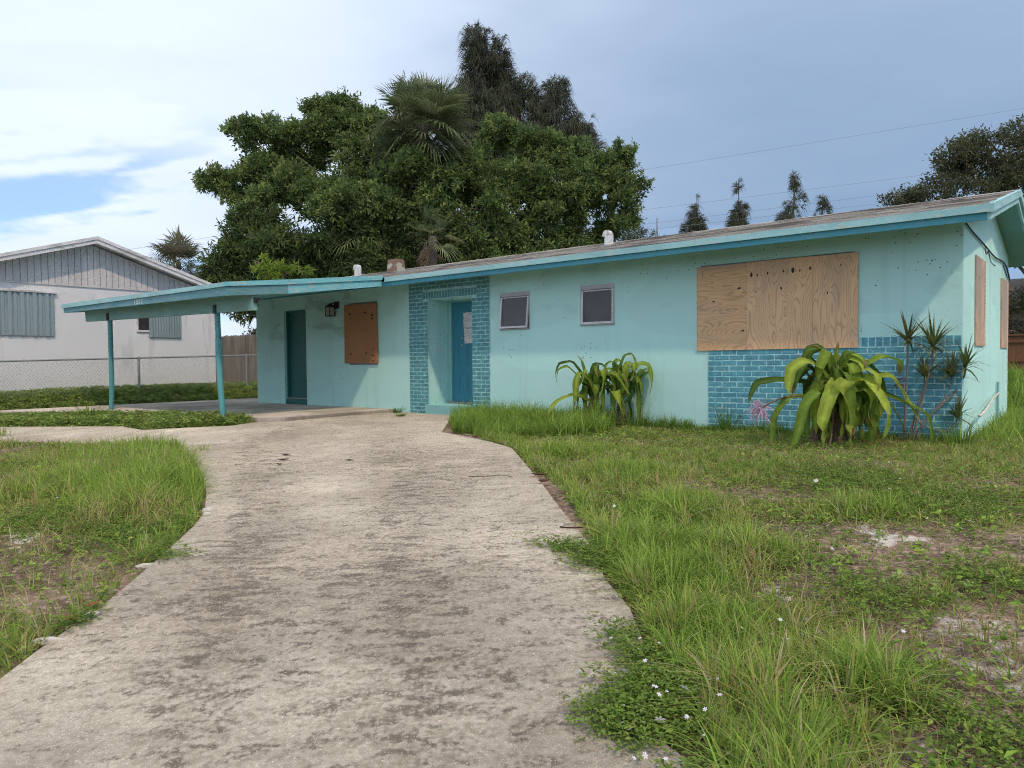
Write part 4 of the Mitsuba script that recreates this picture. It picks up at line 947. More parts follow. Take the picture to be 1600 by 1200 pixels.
def lily(label, base, stems, leaves, seed, flowers=(), scale=1.0):
    rng = np.random.default_rng(seed)
    k = thing('crinum_lily', label, 'plant')
    bz = float(zg(*base))
    def pt(u, w, v=0.): return np.array([base[0], base[1], bz]) + U3 * u + V3 * v + np.array([0, 0, w])
    for (u0, u1, w1, r, v0) in stems:
        p = smooth_line([pt(u0, -.05, v0), pt((u0 + u1) / 2, w1 * .5, v0), pt(u1, w1, v0)], 22)
        rr = r * (1 + .16 * rng.normal(size=22)); rr[-3:] *= .8
        m = tube(p, np.abs(rr), 11)
        E(k + '__stem', m, 'stem_bark', smooth=False)
        rag = []
        for i in range(34):
            t = rng.random(); c = p[int(t * 20)]; a = rng.uniform(0, 6.28)
            o = np.array([math.cos(a), math.sin(a), 0]); s0 = c + o * r * .95
            e = s0 + o * rng.uniform(.02, .06) + [0, 0, -rng.uniform(.06, .15)]
            sd = np.cross(o, [0, 0, 1.]) * rng.uniform(.01, .028)
            cc = np.array([.26, .19, .13]) * rng.uniform(.5, 1.3)
            rag.append((np.array([s0 - sd, s0 + sd, e]), np.array([[0, 1, 2]]), np.tile(cc, (3, 1))))
        E(k + '__dry_sheath', (np.vstack([q[0] for q in rag]), np.arange(len(rag) * 3).reshape(-1, 3)), 'leaf_thin', color=np.vstack([q[2] for q in rag]))
        tag(N(k + '__dry_sheath')[:-4] if False else [q for q in scene if q.startswith(k + '__dry_sheath')][-1], kind='stuff')
    for (pts_, w, ci) in leaves:
        v, f, c = strap([pt(*q) + rng.normal(0, .012, 3) for q in pts_], w, rng, np.array(GR[ci]) * rng.uniform(.8, 1.2), n=22)
        E(k + '__leaf', (v, f), 'strap_thin', smooth=True, color=c)
    for (u, w, v, rad, nf, drp, colr, tilt) in flowers:
        V, F, Cc, o = [], [], [], 0
        hub = pt(u, w, v)
        for i in range(nf):
            h0 = hub + rng.normal(0, rad * .22, 3)
            fdir = unit(rng.normal(size=3) + [0, 0, .2])
            for j in range(6):
                d = unit(fdir * .6 + rng.normal(0, .75, 3))
                m_ = h0 + d * rad * .55; e = m_ + unit(d + [0, 0, -drp * 1.2]) * rad * .55
                sd = unit(np.cross(d, rng.normal(size=3))) * rad * .045
                cc = np.array(colr) * rng.uniform(.8, 1.15)
                V.append(np.array([h0 - sd * .5, h0 + sd * .5, m_ - sd, m_ + sd, e])); F.append(np.array([[0, 1, 3], [0, 3, 2], [2, 3, 4]]) + o); Cc.append(np.tile(cc, (5, 1))); o += 5
        kk = E(k + '__flower', (np.vstack(V), np.vstack(F)), 'leaf_thin', color=np.clip(np.vstack(Cc), 0, 1))
        tag(kk, label=tilt)
        E(k + '__flower_stalk', tube(smooth_line([pt(u * .35, .55, v * .4), pt(u * .75, w + .12, v * .8), hub], 10), .010, 6), 'jamb_paint' if False else 'stem_bark', smooth=True)
    return k

def auto_leaves(n, seed, reach, rise, w, u0=0., w0=.3, v0=0., ci=(0, 1, 2, 3)):
    """Filler leaves all round a stem: rising, then folding over."""
    rng = np.random.default_rng(seed); out = []
    for i in range(n):
        a = i * 2.4 + rng.normal(0, .3); R_ = reach * rng.uniform(.55, 1.0); H_ = rise * rng.uniform(.6, 1.0)
        du, dv = math.cos(a), math.sin(a) * .75
        out.append(([(u0, w0, v0), (u0 + du * R_ * .35, w0 + H_ * .75, v0 + dv * R_ * .35), (u0 + du * R_ * .65, w0 + H_, v0 + dv * R_ * .6), (u0 + du * R_ * .92, w0 + H_ * .62, v0 + dv * R_ * .85), (u0 + du * R_, w0 + H_ * rng.uniform(-.25, .25), v0 + dv * R_)], w * rng.uniform(.8, 1.1), ci[int(rng.integers(0, len(ci)))]))
    return out

def hang(n, seed, reach, rise, w, u0, w0, v0, ci):
    """Old leaves that fold down beside the stem."""
    rng = np.random.default_rng(seed); out = []
    for i in range(n):
        a = i * 2.4 + rng.normal(0, .3); R_ = reach * rng.uniform(.5, 1.0); H_ = rise * rng.uniform(.6, 1.0)
        du, dv = math.cos(a), math.sin(a) * .75
        out.append(([(u0, w0, v0), (u0 + du * R_ * .5, w0 + H_ * .9, v0 + dv * R_ * .5), (u0 + du * R_ * .78, w0 + H_, v0 + dv * R_ * .8), (u0 + du * R_ * .93, w0 + H_ * .2, v0 + dv * R_ * .95), (u0 + du * R_ * .97, max(w0 - .40 * rng.uniform(.6, 1.1), .02), v0 + dv * R_)], w * rng.uniform(.8, 1.1), ci[int(rng.integers(0, len(ci)))]))
    return out

def upright(n, seed, rise, w, u0, w0, ci):
    """Young leaves standing in the heart of the plant, tips just nodding."""
    rng = np.random.default_rng(seed); out = []
    for i in range(n):
        a = i * 2.4 + rng.normal(0, .4); H_ = rise * rng.uniform(.6, 1.05); R_ = H_ * rng.uniform(.25, .55)
        du, dv = math.cos(a), math.sin(a) * .8
        out.append(([(u0 + du * .02, w0, dv * .02), (u0 + du * R_ * .35, w0 + H_ * .5, dv * R_ * .35), (u0 + du * R_ * .8, w0 + H_, dv * R_ * .8), (u0 + du * R_ * 1.35, w0 + H_ * .92, dv * R_ * 1.3), (u0 + du * R_ * 1.6, w0 + H_ * rng.uniform(.35, .7), dv * R_ * 1.5)], w * rng.uniform(.8, 1.15), ci[int(rng.integers(0, len(ci)))]))
    return out

# smaller lily by the plain wall, two stems
L1 = [([(-.13, .42, 0), (-.33, .78, .02), (-.50, .92, 0), (-.60, .86, 0), (-.63, .60, 0)], .085, 0), ([(-.13, .42, .05), (-.30, .80, .1), (-.42, .98, .1), (-.62, .94, .1), (-.66, .72, .1)], .07, 4), ([(-.13, .35, -.05), (-.42, .50, -.15), (-.66, .42, -.2), (-.78, .28, -.25), (-.79, .10, -.25)], .10, 3),
      ([(-.12, .45, -.1), (-.20, .70, -.2), (-.32, .82, -.25), (-.40, .70, -.28), (-.40, .32, -.3)], .10, 3), ([(-.08, .45, -.1), (-.05, .75, -.22), (-.02, .86, -.3), (.0, .75, -.33), (-.10, .40, -.35)], .10, 1), ([(-.08, .42, -.1), (.05, .78, -.22), (.18, .80, -.28), (.30, .62, -.3), (.40, .50, -.3)], .11, 1), ([(-.10, .45, 0), (-.10, .80, .03), (-.08, .95, .05), (.05, .92, .06), (.12, .75, .06)], .10, 4),
      ([(-.13, .40, .05), (-.24, .62, .1), (-.34, .46, .1), (-.34, .18, .1)], .07, 2), ([(-.12, .45, .1), (-.22, .86, .15), (-.28, 1.0, .2), (-.34, 1.06, .2)], .05, 2),
      ([(-.09, .48, -.12), (-.09, .30, -.22), (-.09, .12, -.25), (-.09, .02, -.25)], .10, 1),
      ([(.27, .42, 0), (.23, .75, .02), (.20, .95, .03), (.28, 1.0, .04), (.34, .86, .04)], .10, 1), ([(.27, .42, .05), (.30, .85, .1), (.38, 1.06, .1), (.48, 1.10, .1), (.54, .86, .1)], .10, 0), ([(.30, .42, -.03), (.42, .72, -.06), (.55, .92, -.08), (.68, .94, -.1), (.69, .48, -.12)], .12, 1), ([(.30, .40, .05), (.48, .62, .1), (.66, .86, .12), (.84, .92, .12), (.88, .72, .12)], .085, 0),
      ([(.30, .40, 0), (.50, .60, .05), (.72, .86, .06), (.84, .62, .06), (.97, .42, .06)], .08, 0), ([(.26, .38, -.05), (.22, .48, -.2), (.19, .58, -.27), (.22, .40, -.32), (.26, .20, -.30)], .12, 3), ([(.30, .3, .05), (.40, .38, .1), (.46, .25, .12), (.45, .04, .12)], .09, 4), ([(.27, .42, 0), (.36, .70, -.1), (.40, .92, -.12), (.46, .95, -.14), (.44, .70, -.15)], .10, 3), ([(.25, .4, .1), (.10, .55, .15), (-.02, .66, .15)], .09, 2)]
lily('smaller crinum lily with two stems by the plain aqua wall', (-5.86, 9.30), [(-.12, -.11, .46, .075, 0), (.31, .29, .42, .06, 0)], L1 + auto_leaves(7, 51, .45, .45, .10, -.1, .42, 0, (0, 2, 4, 1)) + auto_leaves(7, 52, .42, .5, .10, .28, .4, 0, (0, 2, 4, 1)) + upright(7, 67, .5, .09, -.1, .42, (1, 0, 3, 2)) + upright(8, 68, .58, .09, .28, .4, (1, 0, 3, 2)) + hang(5, 58, .34, .30, .09, -.1, .42, 0, (0, 2, 1)) + hang(5, 59, .34, .32, .09, .28, .4, 0, (0, 2, 1)), 61)

# big lily before the brick skirt
L2 = [([(-.05, .55, -.1), (-.20, .86, -.18), (-.42, .95, -.22), (-.60, .88, -.25), (-.63, .48, -.27)], .14, 3), ([(-.05, .5, 0), (-.30, .70, .05), (-.62, .72, .08), (-.86, .70, .08), (-.92, .48, .08)], .12, 4), ([(-.2, .45, -.1), (-.42, .58, -.15), (-.62, .56, -.2), (-.76, .34, -.22), (-.80, .02, -.24)], .10, 0), ([(-.1, .45, -.15), (-.30, .60, -.28), (-.44, .48, -.32), (-.56, .16, -.36), (-.64, -.05, -.36)], .14, 0),
      ([(0, .55, -.15), (-.12, .72, -.32), (-.24, .56, -.42), (-.33, .26, -.46), (-.32, .03, -.46)], .15, 3), ([(0, .55, -.2), (-.05, .74, -.38), (-.10, .68, -.45), (-.06, .30, -.50), (-.05, -.02, -.50)], .17, 3), ([(0, .6, 0), (-.12, .95, -.1), (-.16, 1.06, -.14), (-.26, .90, -.2), (-.28, .62, -.22)], .12, 1), ([(0, .6, .02), (.0, .95, 0), (.01, 1.12, -.02), (.02, 1.18, -.06)], .13, 1), ([(0, .6, .05), (-.10, .98, .05), (-.18, 1.10, .05), (-.24, 1.14, .05)], .10, 2),
      ([(.05, .6, 0), (.16, .95, .03), (.22, 1.06, .05), (.28, .98, .05)], .11, 2), ([(.1, .55, -.1), (.26, .86, -.15), (.46, .98, -.18), (.62, .95, -.18), (.66, .78, -.18)], .16, 1), ([(.05, .55, -.15), (.18, .74, -.3), (.26, .60, -.42), (.36, .36, -.46), (.22, -.04, -.48)], .17, 3), ([(.05, .58, -.1), (.10, .80, -.22), (.22, .84, -.3), (.30, .78, -.34), (.28, .56, -.36)], .13, 3), ([(.1, .5, -.1), (.34, .74, -.16), (.52, .78, -.18), (.66, .58, -.2), (.88, .24, -.22)], .13, 3),
      ([(.1, .48, -.1), (.40, .60, -.15), (.66, .48, -.16), (.92, .34, -.18), (1.0, -.02, -.18)], .14, 1), ([(.1, .48, -.05), (.40, .52, 0), (.62, .46, 0), (.76, .24, 0), (.82, .06, 0)], .09, 3), ([(.15, .5, .05), (.50, .62, .1), (.80, .52, .12), (1.02, .40, .14), (1.16, .28, .14)], .09, 4), ([(.1, .5, .1), (.36, .50, .1), (.50, .34, .1), (.50, .12, .1)], .10, 2), ([(.05, .52, -.2), (.16, .58, -.34), (.24, .30, -.42), (.22, .0, -.44)], .10, 0),
      ([(-.1, .5, .1), (-.28, .80, .12), (-.44, .90, .12), (-.42, .60, .1)], .12, 2), ([(0, .6, .02), (-.3, .98, .04), (-.44, 1.05, .05)], .05, 2)]
lily('large crinum lily with pink flowers before the blue brick skirt', (-2.42, 8.80), [(-.25, -.12, .52, .062, 0), (.04, .02, .60, .08, 0), (.22, .12, .5, .07, .12)], L2 + auto_leaves(16, 53, .56, .52, .13, 0, .48, 0, (0, 2, 4, 1)) + auto_leaves(12, 54, .42, .40, .12, .05, .40, -.05, (2, 4, 0, 1)) + upright(16, 66, .62, .12, .03, .5, (1, 0, 3, 2)) + hang(18, 57, .50, .30, .12, .03, .46, -.12, (0, 2, 1, 3)) + hang(8, 69, .32, .2, .10, .06, .40, -.12, (0, 1, 3)), 62,
     flowers=[(-.95, .42, -.25, .15, 13, .55, (.58, .40, .52), 'pink spidery flower head at the left side of the plant'), (-.26, -.04, -.42, .11, 4, .8, (.62, .55, .55), 'pale faded flower near the ground'), (.66, .70, -.1, .09, 5, .2, (.22, .05, .08), 'dark red flower bud cluster on the right side')])

# dracaena canes with pointed rosettes
def dracaena(base, canes, seed):
    rng = np.random.default_rng(seed)
    k = thing('dracaena', 'tall thin dracaena with spiky rosettes at the house corner', 'plant')
    def pt(u, w, v=0.): return np.array([base[0], base[1], 0]) + U3 * u + V3 * v + np.array([0, 0, w])
    for pts_, r, head, n in canes:
        p = smooth_line([pt(*q) for q in pts_], 16)
        E(k + '__cane', tube(p, np.linspace(r, r * .75, 16), 7), 'cane_bark', smooth=True)
        if not head: continue
        d = unit(p[-1] - p[-3]); V, F, Cc, o = [], [], [], 0
        for i in range(n):
            el = math.radians(rng.uniform(-22, 80)) ; az = i * 2.4
            q = np.array([math.cos(az) * math.cos(el), math.sin(az) * math.cos(el), math.sin(el)]); q = unit(q + d * .22)
            L = head * rng.uniform(1.0, 1.5)
            c = np.array([(.13, .17, .06), (.18, .22, .07), (.09, .125, .05), (.20, .17, .08)][int(rng.integers(0, 4))])
            sd = unit(np.cross(q, [0, 0, 1.]) + 1e-5) * .0155
            s = np.linspace(0, 1, 5)[:, None]
            pp = p[-1] - d * rng.uniform(0, .07) + q * L * s + np.array([0, 0, -1.]) * (s ** 2.2) * L * .30 * math.cos(el)
            wv = np.interp(s[:, 0], [0, .25, 1], [.7, 1, .05])[:, None]
            V.append(np.stack([pp - sd * wv, pp + sd * wv], 1).reshape(-1, 3))
            ff = []
            for j in range(4): ff += [[2 * j, 2 * j + 1, 2 * j + 3], [2 * j, 2 * j + 3, 2 * j + 2]]
            F.append(np.array(ff) + o); Cc.append(np.tile(c, (10, 1))); o += 10
        E(k + '__rosette', (np.vstack(V), np.vstack(F)), 'leaf_thin', color=np.vstack(Cc))
dracaena((-1.74, 9.45), [([(-.10, -.05, 0), (-.09, .5, 0), (-.07, 1.0, 0), (-.07, 1.22, 0)], .014, .34, 40), ([(-.01, -.05, 0), (.05, .35, -.02), (.15, .8, -.04), (.20, 1.14, -.05)], .015, .36, 42), ([(.0, -.05, .05), (.04, .3, .05), (.13, .6, .05), (.18, .80, .05)], .012, .26, 34), ([(.02, -.05, 0), (.22, .35, 0), (.38, .58, -.02), (.42, .82, -.03)], .011, .25, 34), ([(.02, -.05, 0), (.25, .36, .02), (.53, .64, .02), (.60, .92, 0)], .013, .28, 38), ([(.03, .28, 0), (.18, .16, -.05), (.30, .14, -.06), (.48, .36, -.06)], .009, .24, 28),
                          ([(-.02, -.05, 0), (.0, .2, .03), (.08, .42, .03)], .010, 0, 0)], 71)

# ------------------------------------------------------------------ grass
def blades(xy, h, w, lean, az, col, rng, segs=3, z0=None):
    n = len(xy)
    s = np.linspace(0, 1, segs + 1)
    base = np.c_[xy, (zg(xy[:, 0], xy[:, 1]) - .015 if z0 is None else z0)]
    dirv = np.c_[np.cos(az), np.sin(az), np.zeros(n)]
    tw = az + np.pi / 2 + rng.normal(0, .9, n)
    side = np.c_[np.cos(tw), np.sin(tw), np.zeros(n)]
    V = []
    for i, t in enumerate(s):
        c = base + dirv * (lean * h * t ** 1.8)[:, None]
        c[:, 2] += h * t * (1 - .42 * np.clip(lean, 0, 1.6) * t)
        if i < segs:
            ww = (w * (1 - t ** 1.6) * .5)[:, None]
            V += [c - side * ww, c + side * ww]
        else: V.append(c)
    k = 2 * segs + 1
    v = np.stack(V, 1).reshape(-1, 3)
    f = []
    for i in range(segs - 1): f += [[2 * i, 2 * i + 1, 2 * i + 3], [2 * i, 2 * i + 3, 2 * i + 2]]
    f.append([2 * segs - 2, 2 * segs - 1, 2 * segs])
    F = (np.arange(n)[:, None, None] * k + np.array(f)[None]).reshape(-1, 3)
    return v, F, np.repeat(col, k, 0)

LUSH = [(.27, .395, .078), (.315, .44, .082), (.225, .345, .066), (.36, .46, .11), (.19, .30, .06)]
DRYG = [(.34, .33, .11), (.42, .35, .17), (.36, .27, .13), (.27, .29, .08), (.48, .41, .25)]

def field(poly, per_m2, rng):
    x0, y0, x1, y1 = poly.bounds
    n = int(poly.area * per_m2 / max(poly.area / ((x1 - x0) * (y1 - y0)), .01))
    p = np.c_[rng.uniform(x0, x1, n), rng.uniform(y0, y1, n)]
    return p[shapely.contains_xy(poly, p[:, 0], p[:, 1])]

def bump_map(xy, spots, s):
    out = np.zeros(len(xy))
    for q in spots:
        sx = q[2] if len(q) > 2 else s
        out = np.maximum(out, np.exp(-((xy[:, 0] - q[0]) ** 2 + (xy[:, 1] - q[1]) ** 2) / (2 * sx * sx)))
    return out

BARE = [(-4.3, 1.5, .2), (-.3, 2.9, .2), (-.65, 3.25, .18), (-.15, 4.2, .25), (-1.2, 3.77, .22), (-1.05, 4.31, .22), (-.5, 3.72, .25), (-1.0, 4.94, .3), (-.34, 3.4, .25), (-.41, 2.7, .22), (-.45, 2.35, .2), (-.56, 6.64, .35), (-1.93, 5.89, .3), (-2.6, 5.6, .25), (-5.29, 1.69, .35), (-4.84, 1.68, .3), (-5.95, 1.79, .4), (-12.0, 3.5, .4), (-.2, 5.0, .3), (-1.6, 7.2, .3)]
TALL = [(-2.21, 3.94, .35), (-1.75, 3.55, .3), (-1.3, 2.98, .25), (-.95, 2.58, .2), (-.75, 2.35, .2), (-.68, 2.8, .16), (-2.39, 4.72, .3), (-1.6, 4.15, .22), (-.8, 2.0, .3), (-1.24, 5.4, .22), (-3.4, 5.6, .35), (-4.6, 6.5, .3),
        (-6.87, 3.2, .5), (-7.9, 3.75, .6), (-6.4, 2.76, .35), (-9.2, 4.3, .7), (-8.0, 2.9, .5)]
COVER = [(-1.47, 6.14, .3), (-.81, 6.0, .25), (-.82, 3.79, .14), (-1.22, 3.2, .14), (-1.23, 2.41, .15), (-1.36, 2.50, .13), (-1.15, 2.2, .11), (-.42, 4.35, .15), (-1.9, 6.6, .3), (-.55, 3.0, .08), (-5.4, 2.35, .22), (-5.9, 2.6, .25), (-6.6, 2.2, .3), (-.25, 2.75, .12)]

def lawn(key, poly, per, rng, label, hbase=.08, htall=.135, wide=1.3, dry=.42, edge_tall=.55):
    p = field(poly, per, rng)
    dist = np.hypot(p[:, 0], p[:, 1])
    p = p[rng.random(len(p)) < np.clip(3.4 / np.maximum(dist, .1), .28, 1)]
    # blades gather in tufts
    g = .11
    cell = np.floor(p / g)
    hsh = np.abs(np.sin(cell @ np.array([12.9898, 78.233])) * 43758.5453) % 1
    hs2 = np.abs(np.sin(cell @ np.array([39.346, 11.135])) * 24634.6345) % 1
    ctr = (cell + .5 + .5 * (np.c_[hsh, hs2] - .5)) * g
    pull = rng.uniform(.25, .8, (len(p), 1))
    q = p + (ctr - p) * pull
    dist = np.hypot(q[:, 0], q[:, 1])
    nz = meshkit.fbm(np.c_[q * 1.15, q[:, 0] * 0], 3, 4)
    nz2 = meshkit.fbm(np.c_[q * 3.1, q[:, 0] * 0 + 5], 3, 9)
    bare, tall, cov = bump_map(q, BARE, .3), bump_map(q, TALL, .3), bump_map(q, COVER, .25)
    dd = shapely.distance(DRIVE, shapely.points(q))
    edge = np.exp(-((dd - .16) / .22) ** 2) * edge_tall
    tall = np.maximum(tall, edge)
    keep = rng.random(len(q)) < np.clip(.34 + 1.2 * (nz - .42) + .7 * tall - .7 * bare - .4 * cov + .8 * (nz2 - .5), .07, 1)
    keep &= (dd > .03)
    q, nz, nz2, bare, tall, dist, ctr, hsh, cov = (a[keep] for a in (q, nz, nz2, bare, tall, dist, ctr, hsh, cov))
    n = len(q)
    h = (hbase * (.55 + 1.0 * nz) + htall * tall * (.6 + .6 * nz2)) * rng.uniform(.5, 1.25, n) * (.8 + .5 * hsh)
    off = q - ctr
    az = np.arctan2(off[:, 1], off[:, 0]) + rng.normal(0, .7, n)
    lean = np.clip(rng.gamma(2.0, .36, n), .05, 1.9)
    w = wide * rng.uniform(.0026, .0052, n) * (1 + .10 * dist) * (1 + .3 * (tall > .4))
    pdry = np.clip(dry + .9 * (meshkit.fbm(np.c_[q * 2.0, q[:, 0] * 0 + 2], 3, 14) - .5) + .35 * bare - .5 * tall + .25 * (hsh > .8), .04, .85)
    isdry = rng.random(n) < pdry
    col = np.where(isdry[:, None], pal(DRYG, n, rng), pal(LUSH, n, rng)) * (.85 + .3 * hsh)[:, None]
    v, f, c = blades(q, h, w, lean, az, np.clip(col, .01, .6), rng)
    k = E(key, (v, f), 'grass_thin', color=c); tag(k, label=label, cat='grass', kind='stuff')
    print(k, n, 'blades')

RLAWN = Polygon([(2.2, -.5), (2.4, 9.75), (-8.6, 9.75), (-8.2, 8.6), (-6, 6.9), (-3.6, 5.1), (-.9, 2.1), (-.1, .6)]).difference(DRIVE.buffer(.01)).intersection(Polygon([(0, -1), (3, -1), (2.0, 9.75), (-9, 9.75), (-9, 6), (-1.4, 1.4)]))
LLAWN = Polygon([(-3.56, .99), (-2.9, -.3), (-8, .2), (-19, 1.6), (-13.16, 3.75), (-10.6, 4.54), (-9.43, 4.68), (-8.46, 4.35), (-6.33, 3.38), (-5.22, 2.67), (-4.1, 1.61)]).difference(DRIVE.buffer(.01))
rg = np.random.default_rng(101)
lawn('grass', RLAWN, 11500, rg, 'patchy overgrown grass of the front yard right of the driveway')
lawn('grass', LLAWN, 8000, rg, 'overgrown grass left of the driveway', hbase=.10, htall=.19, dry=.46, edge_tall=.3)

# taller fringe along the house and the side yard
def fringe(key, poly, n, hm, rng, label, wide=1.0, cols=LUSH, leanm=.5, tuft=.16):
    per = n / poly.area
    p = field(poly, per, rng)
    cell = np.floor(p / tuft); hsh = np.abs(np.sin(cell @ np.array([12.9898, 78.233])) * 43758.5453) % 1
    ctr = (cell + .5 + .4 * (np.c_[hsh, 1 - hsh] - .5)) * tuft
    q = p + (ctr - p) * rng.uniform(.2, .75, (len(p), 1)); m = len(q)
    nz = meshkit.fbm(np.c_[q * 1.6, q[:, 0] * 0], 3, 6)
    h = hm * (.35 + 1.1 * nz) * rng.uniform(.5, 1.2, m) * (.65 + .7 * hsh)
    off = q - ctr; az = np.arctan2(off[:, 1], off[:, 0]) + rng.normal(0, .8, m)
    dist = np.hypot(q[:, 0], q[:, 1])
    w = wide * rng.uniform(.003, .006, m) * (1 + .08 * dist)
    v, f, c = blades(q, h, w, np.clip(rng.gamma(2.2, leanm / 2.2, m), .05, 1.5), az, np.clip(pal(cols, m, rng) * (.8 + .4 * hsh)[:, None], .01, .6), rng)
    k = E(key, (v, f), 'grass_thin', color=c); tag(k, label=label, cat='grass', kind='stuff')
DK = [(.11, .20, .04), (.15, .25, .045), (.19, .29, .05), (.09, .16, .035)]
fringe('grass', Polygon([(-8.75, 9.7), (-8.5, 8.85), (-7.3, 7.6), (-6.0, 7.1), (-5.2, 8.3), (-5.8, 9.75)]), 20000, .33, rg, 'tall bright weeds and grass beside the front step', 1.1, DK + LUSH)
fringe('grass', Polygon([(-6.2, 9.78), (-6.2, 9.35), (-1.2, 9.35), (-1.2, 9.78)]), 5000, .20, rg, 'dark grass fringe along the foot of the house wall', 1.1, DK)
fringe('grass', Polygon([(-1.28, 9.6), (-1.28, 15.5), (3.0, 15.5), (3.4, 9.6)]), 16000, .24, rg, 'grass of the side yard along the gable wall', 1.3, LUSH)
fringe('grass', Polygon([(-4.5, 15.2), (4.5, 15.2), (5, 26.9), (-5, 26.9)]), 16000, .50, rg, 'long grass of the back yard before the brown fence', 2.0, LUSH + DK, tuft=.4)
# bank and strip: low broad leaved cover
def cover_leaves(key, p, hmax, L, cols, rng, label, per=5, flat=.75):
    n = len(p); z = zg(p[:, 0], p[:, 1])
    c = np.c_[p, z + rng.random(n) ** 1.4 * hmax]
    B = np.repeat(c, per, 0) + rng.normal(0, L * .5, (n * per, 3)) * [1, 1, .35]
    a = rng.uniform(0, 6.28, n * per)
    d = unit(np.c_[np.cos(a), np.sin(a), rng.normal(.15, .3, n * per)])
    up = unit(np.array([0, 0, flat]) + rng.normal(0, .35, (n * per, 3)))
    col = np.repeat(pal(cols, n, rng, .14), per, 0) * (1 + rng.normal(0, .1, (n * per, 1)))
    v, f, cc = leaf_cards(B, d, up, L * rng.uniform(.7, 1.3, n * per), L * .55 * rng.uniform(.7, 1.2, n * per), np.clip(col, .01, .6))
    v[:, 2] = np.maximum(v[:, 2], zg(v[:, 0], v[:, 1]) + .012)
    k = E(key, (v, f), 'leaf_thin', color=cc); tag(k, label=label, cat='plant', kind='stuff')
BK = [(.24, .33, .09), (.29, .39, .10), (.34, .43, .13), (.19, .26, .08)]
bank = Polygon([(-18.12, 2.5), (-18.12, 12.5), (-19.98, 12.6), (-19.98, 2.0)])
cover_leaves('ground_cover', field(bank, 420, rg), .20, .055, BK, rg, 'low leafy weeds covering the bank under the wire fence', 7)
fringe('grass', bank, 9000, .20, rg, 'grass on the bank under the wire fence', 1.2, DK + LUSH)
stripP = Polygon([(-12.1, 5.5), (-11.25, 6.45), (-11.3, 6.9), (-12.6, 7.0), (-15.7, 6.05), (-17.6, 4.98), (-18.1, 4.6), (-18.1, 3.95), (-15.8, 4.55), (-13.16, 5.57)])
cover_leaves('ground_cover', field(stripP, 620, rg), .17, .055, BK, rg, 'strip of low weeds between driveway and carport floor', 7)
fringe('grass', stripP, 7000, .19, rg, 'grass in the strip before the carport posts', 1.2, DK + LUSH + LUSH)

# clover like cover in the lawn, on the drive edge, dry straw
CV = [(.18, .27, .06), (.22, .32, .07), (.15, .23, .055), (.26, .34, .09)]
pc = []
for (x, y, s) in COVER:
    m = int(1000 * (s / .2) ** 2 / (1 + .12 * math.hypot(x, y)))
    pc.append(np.c_[rg.normal(x, s, m), rg.normal(y, s, m)])
pc = np.vstack(pc); pc = pc[~shapely.contains_xy(DRIVE, pc[:, 0], pc[:, 1])]
cover_leaves('ground_cover', pc, .07, .022, CV, rg, 'clover like leaves among the lawn grass', 5)
big_ = np.vstack([field(RLAWN, 70, rg), field(LLAWN, 50, rg)])
cover_leaves('ground_cover', big_, .06, .04, CV + LUSH, rg, 'broad leaved weeds scattered through the lawn', 6)
thin = np.vstack([field(RLAWN, 460, rg), field(LLAWN, 340, rg)])
thin = thin[rg.random(len(thin)) > .8 * bump_map(thin, BARE, .3)]
cover_leaves('ground_cover', thin, .05, .022, CV + BK, rg, 'scattered small weed leaves low in the lawn', 4)
vine = []
for (x, y, sx, sy, m) in ((-1.28, 2.32, .09, .10, 600), (-1.24, 2.12, .09, .07, 560), (-1.46, 2.58, .06, .07, 200), (-.92, 1.96, .05, .04, 90), (-2.45, 3.62, .16, .05, 460), (-2.22, 3.50, .12, .08, 420), (-1.62, 2.72, .06, .06, 120), (-4.66, 2.2, .10, .07, 200), (-3.95, 1.42, .05, .06, 120)):
    vine.append(np.c_[rg.normal(x, sx, m), rg.normal(y, sy, m)])
vp = np.vstack(vine)
n_ = len(vp)
def cover_on(key, p, zf, hmax, L, cols, rng, label, per=4):
    n = len(p); c = np.c_[p, zf + rng.random(n) ** 1.3 * hmax]
    B = np.repeat(c, per, 0) + rng.normal(0, L * .5, (n * per, 3)) * [1, 1, .3]
    a = rng.uniform(0, 6.28, n * per)
    d = unit(np.c_[np.cos(a), np.sin(a), rng.normal(.2, .3, n * per)]); up = unit(np.array([0, 0, .8]) + rng.normal(0, .3, (n * per, 3)))
    v, f, cc = leaf_cards(B, d, up, L * rng.uniform(.7, 1.3, n * per), L * .55 * rng.uniform(.7, 1.2, n * per), np.clip(np.repeat(pal(cols, n, rng, .14), per, 0), .01, .6))
    v[:, 2] = np.maximum(v[:, 2], np.repeat(np.repeat(zf, per), 4) + .006)
    k = E(key, (v, f), 'leaf_thin', color=cc); tag(k, label=label, cat='plant', kind='stuff')
cover_on('trailing_weed', vp, zg(vp[:, 0], vp[:, 1]) + .034, .06, .020, CV, rg, 'trailing green weed creeping over the driveway edge')
sp_ = np.vstack([field(RLAWN, 1300, rg), field(LLAWN, 900, rg)])
sp_ = sp_[rg.random(len(sp_)) < .25 + bump_map(sp_, BARE, .3)]
m = len(sp_)
v, f, c = blades(sp_, rg.uniform(.012, .03, m), rg.uniform(.0022, .004, m) * (1 + .1 * np.hypot(*sp_.T)), rg.uniform(2.5, 6, m), rg.uniform(0, 6.28, m), pal([(.46, .36, .25), (.34, .24, .17), (.54, .45, .33), (.24, .16, .12)], m, rg), rg)
v[:, 2] = np.maximum(v[:, 2], zg(v[:, 0], v[:, 1]) - .005)
tag(E('dry_straw', (v, f), 'grass_thin', color=c), label='dry straw and clippings lying on the bare soil', cat='straw', kind='stuff')

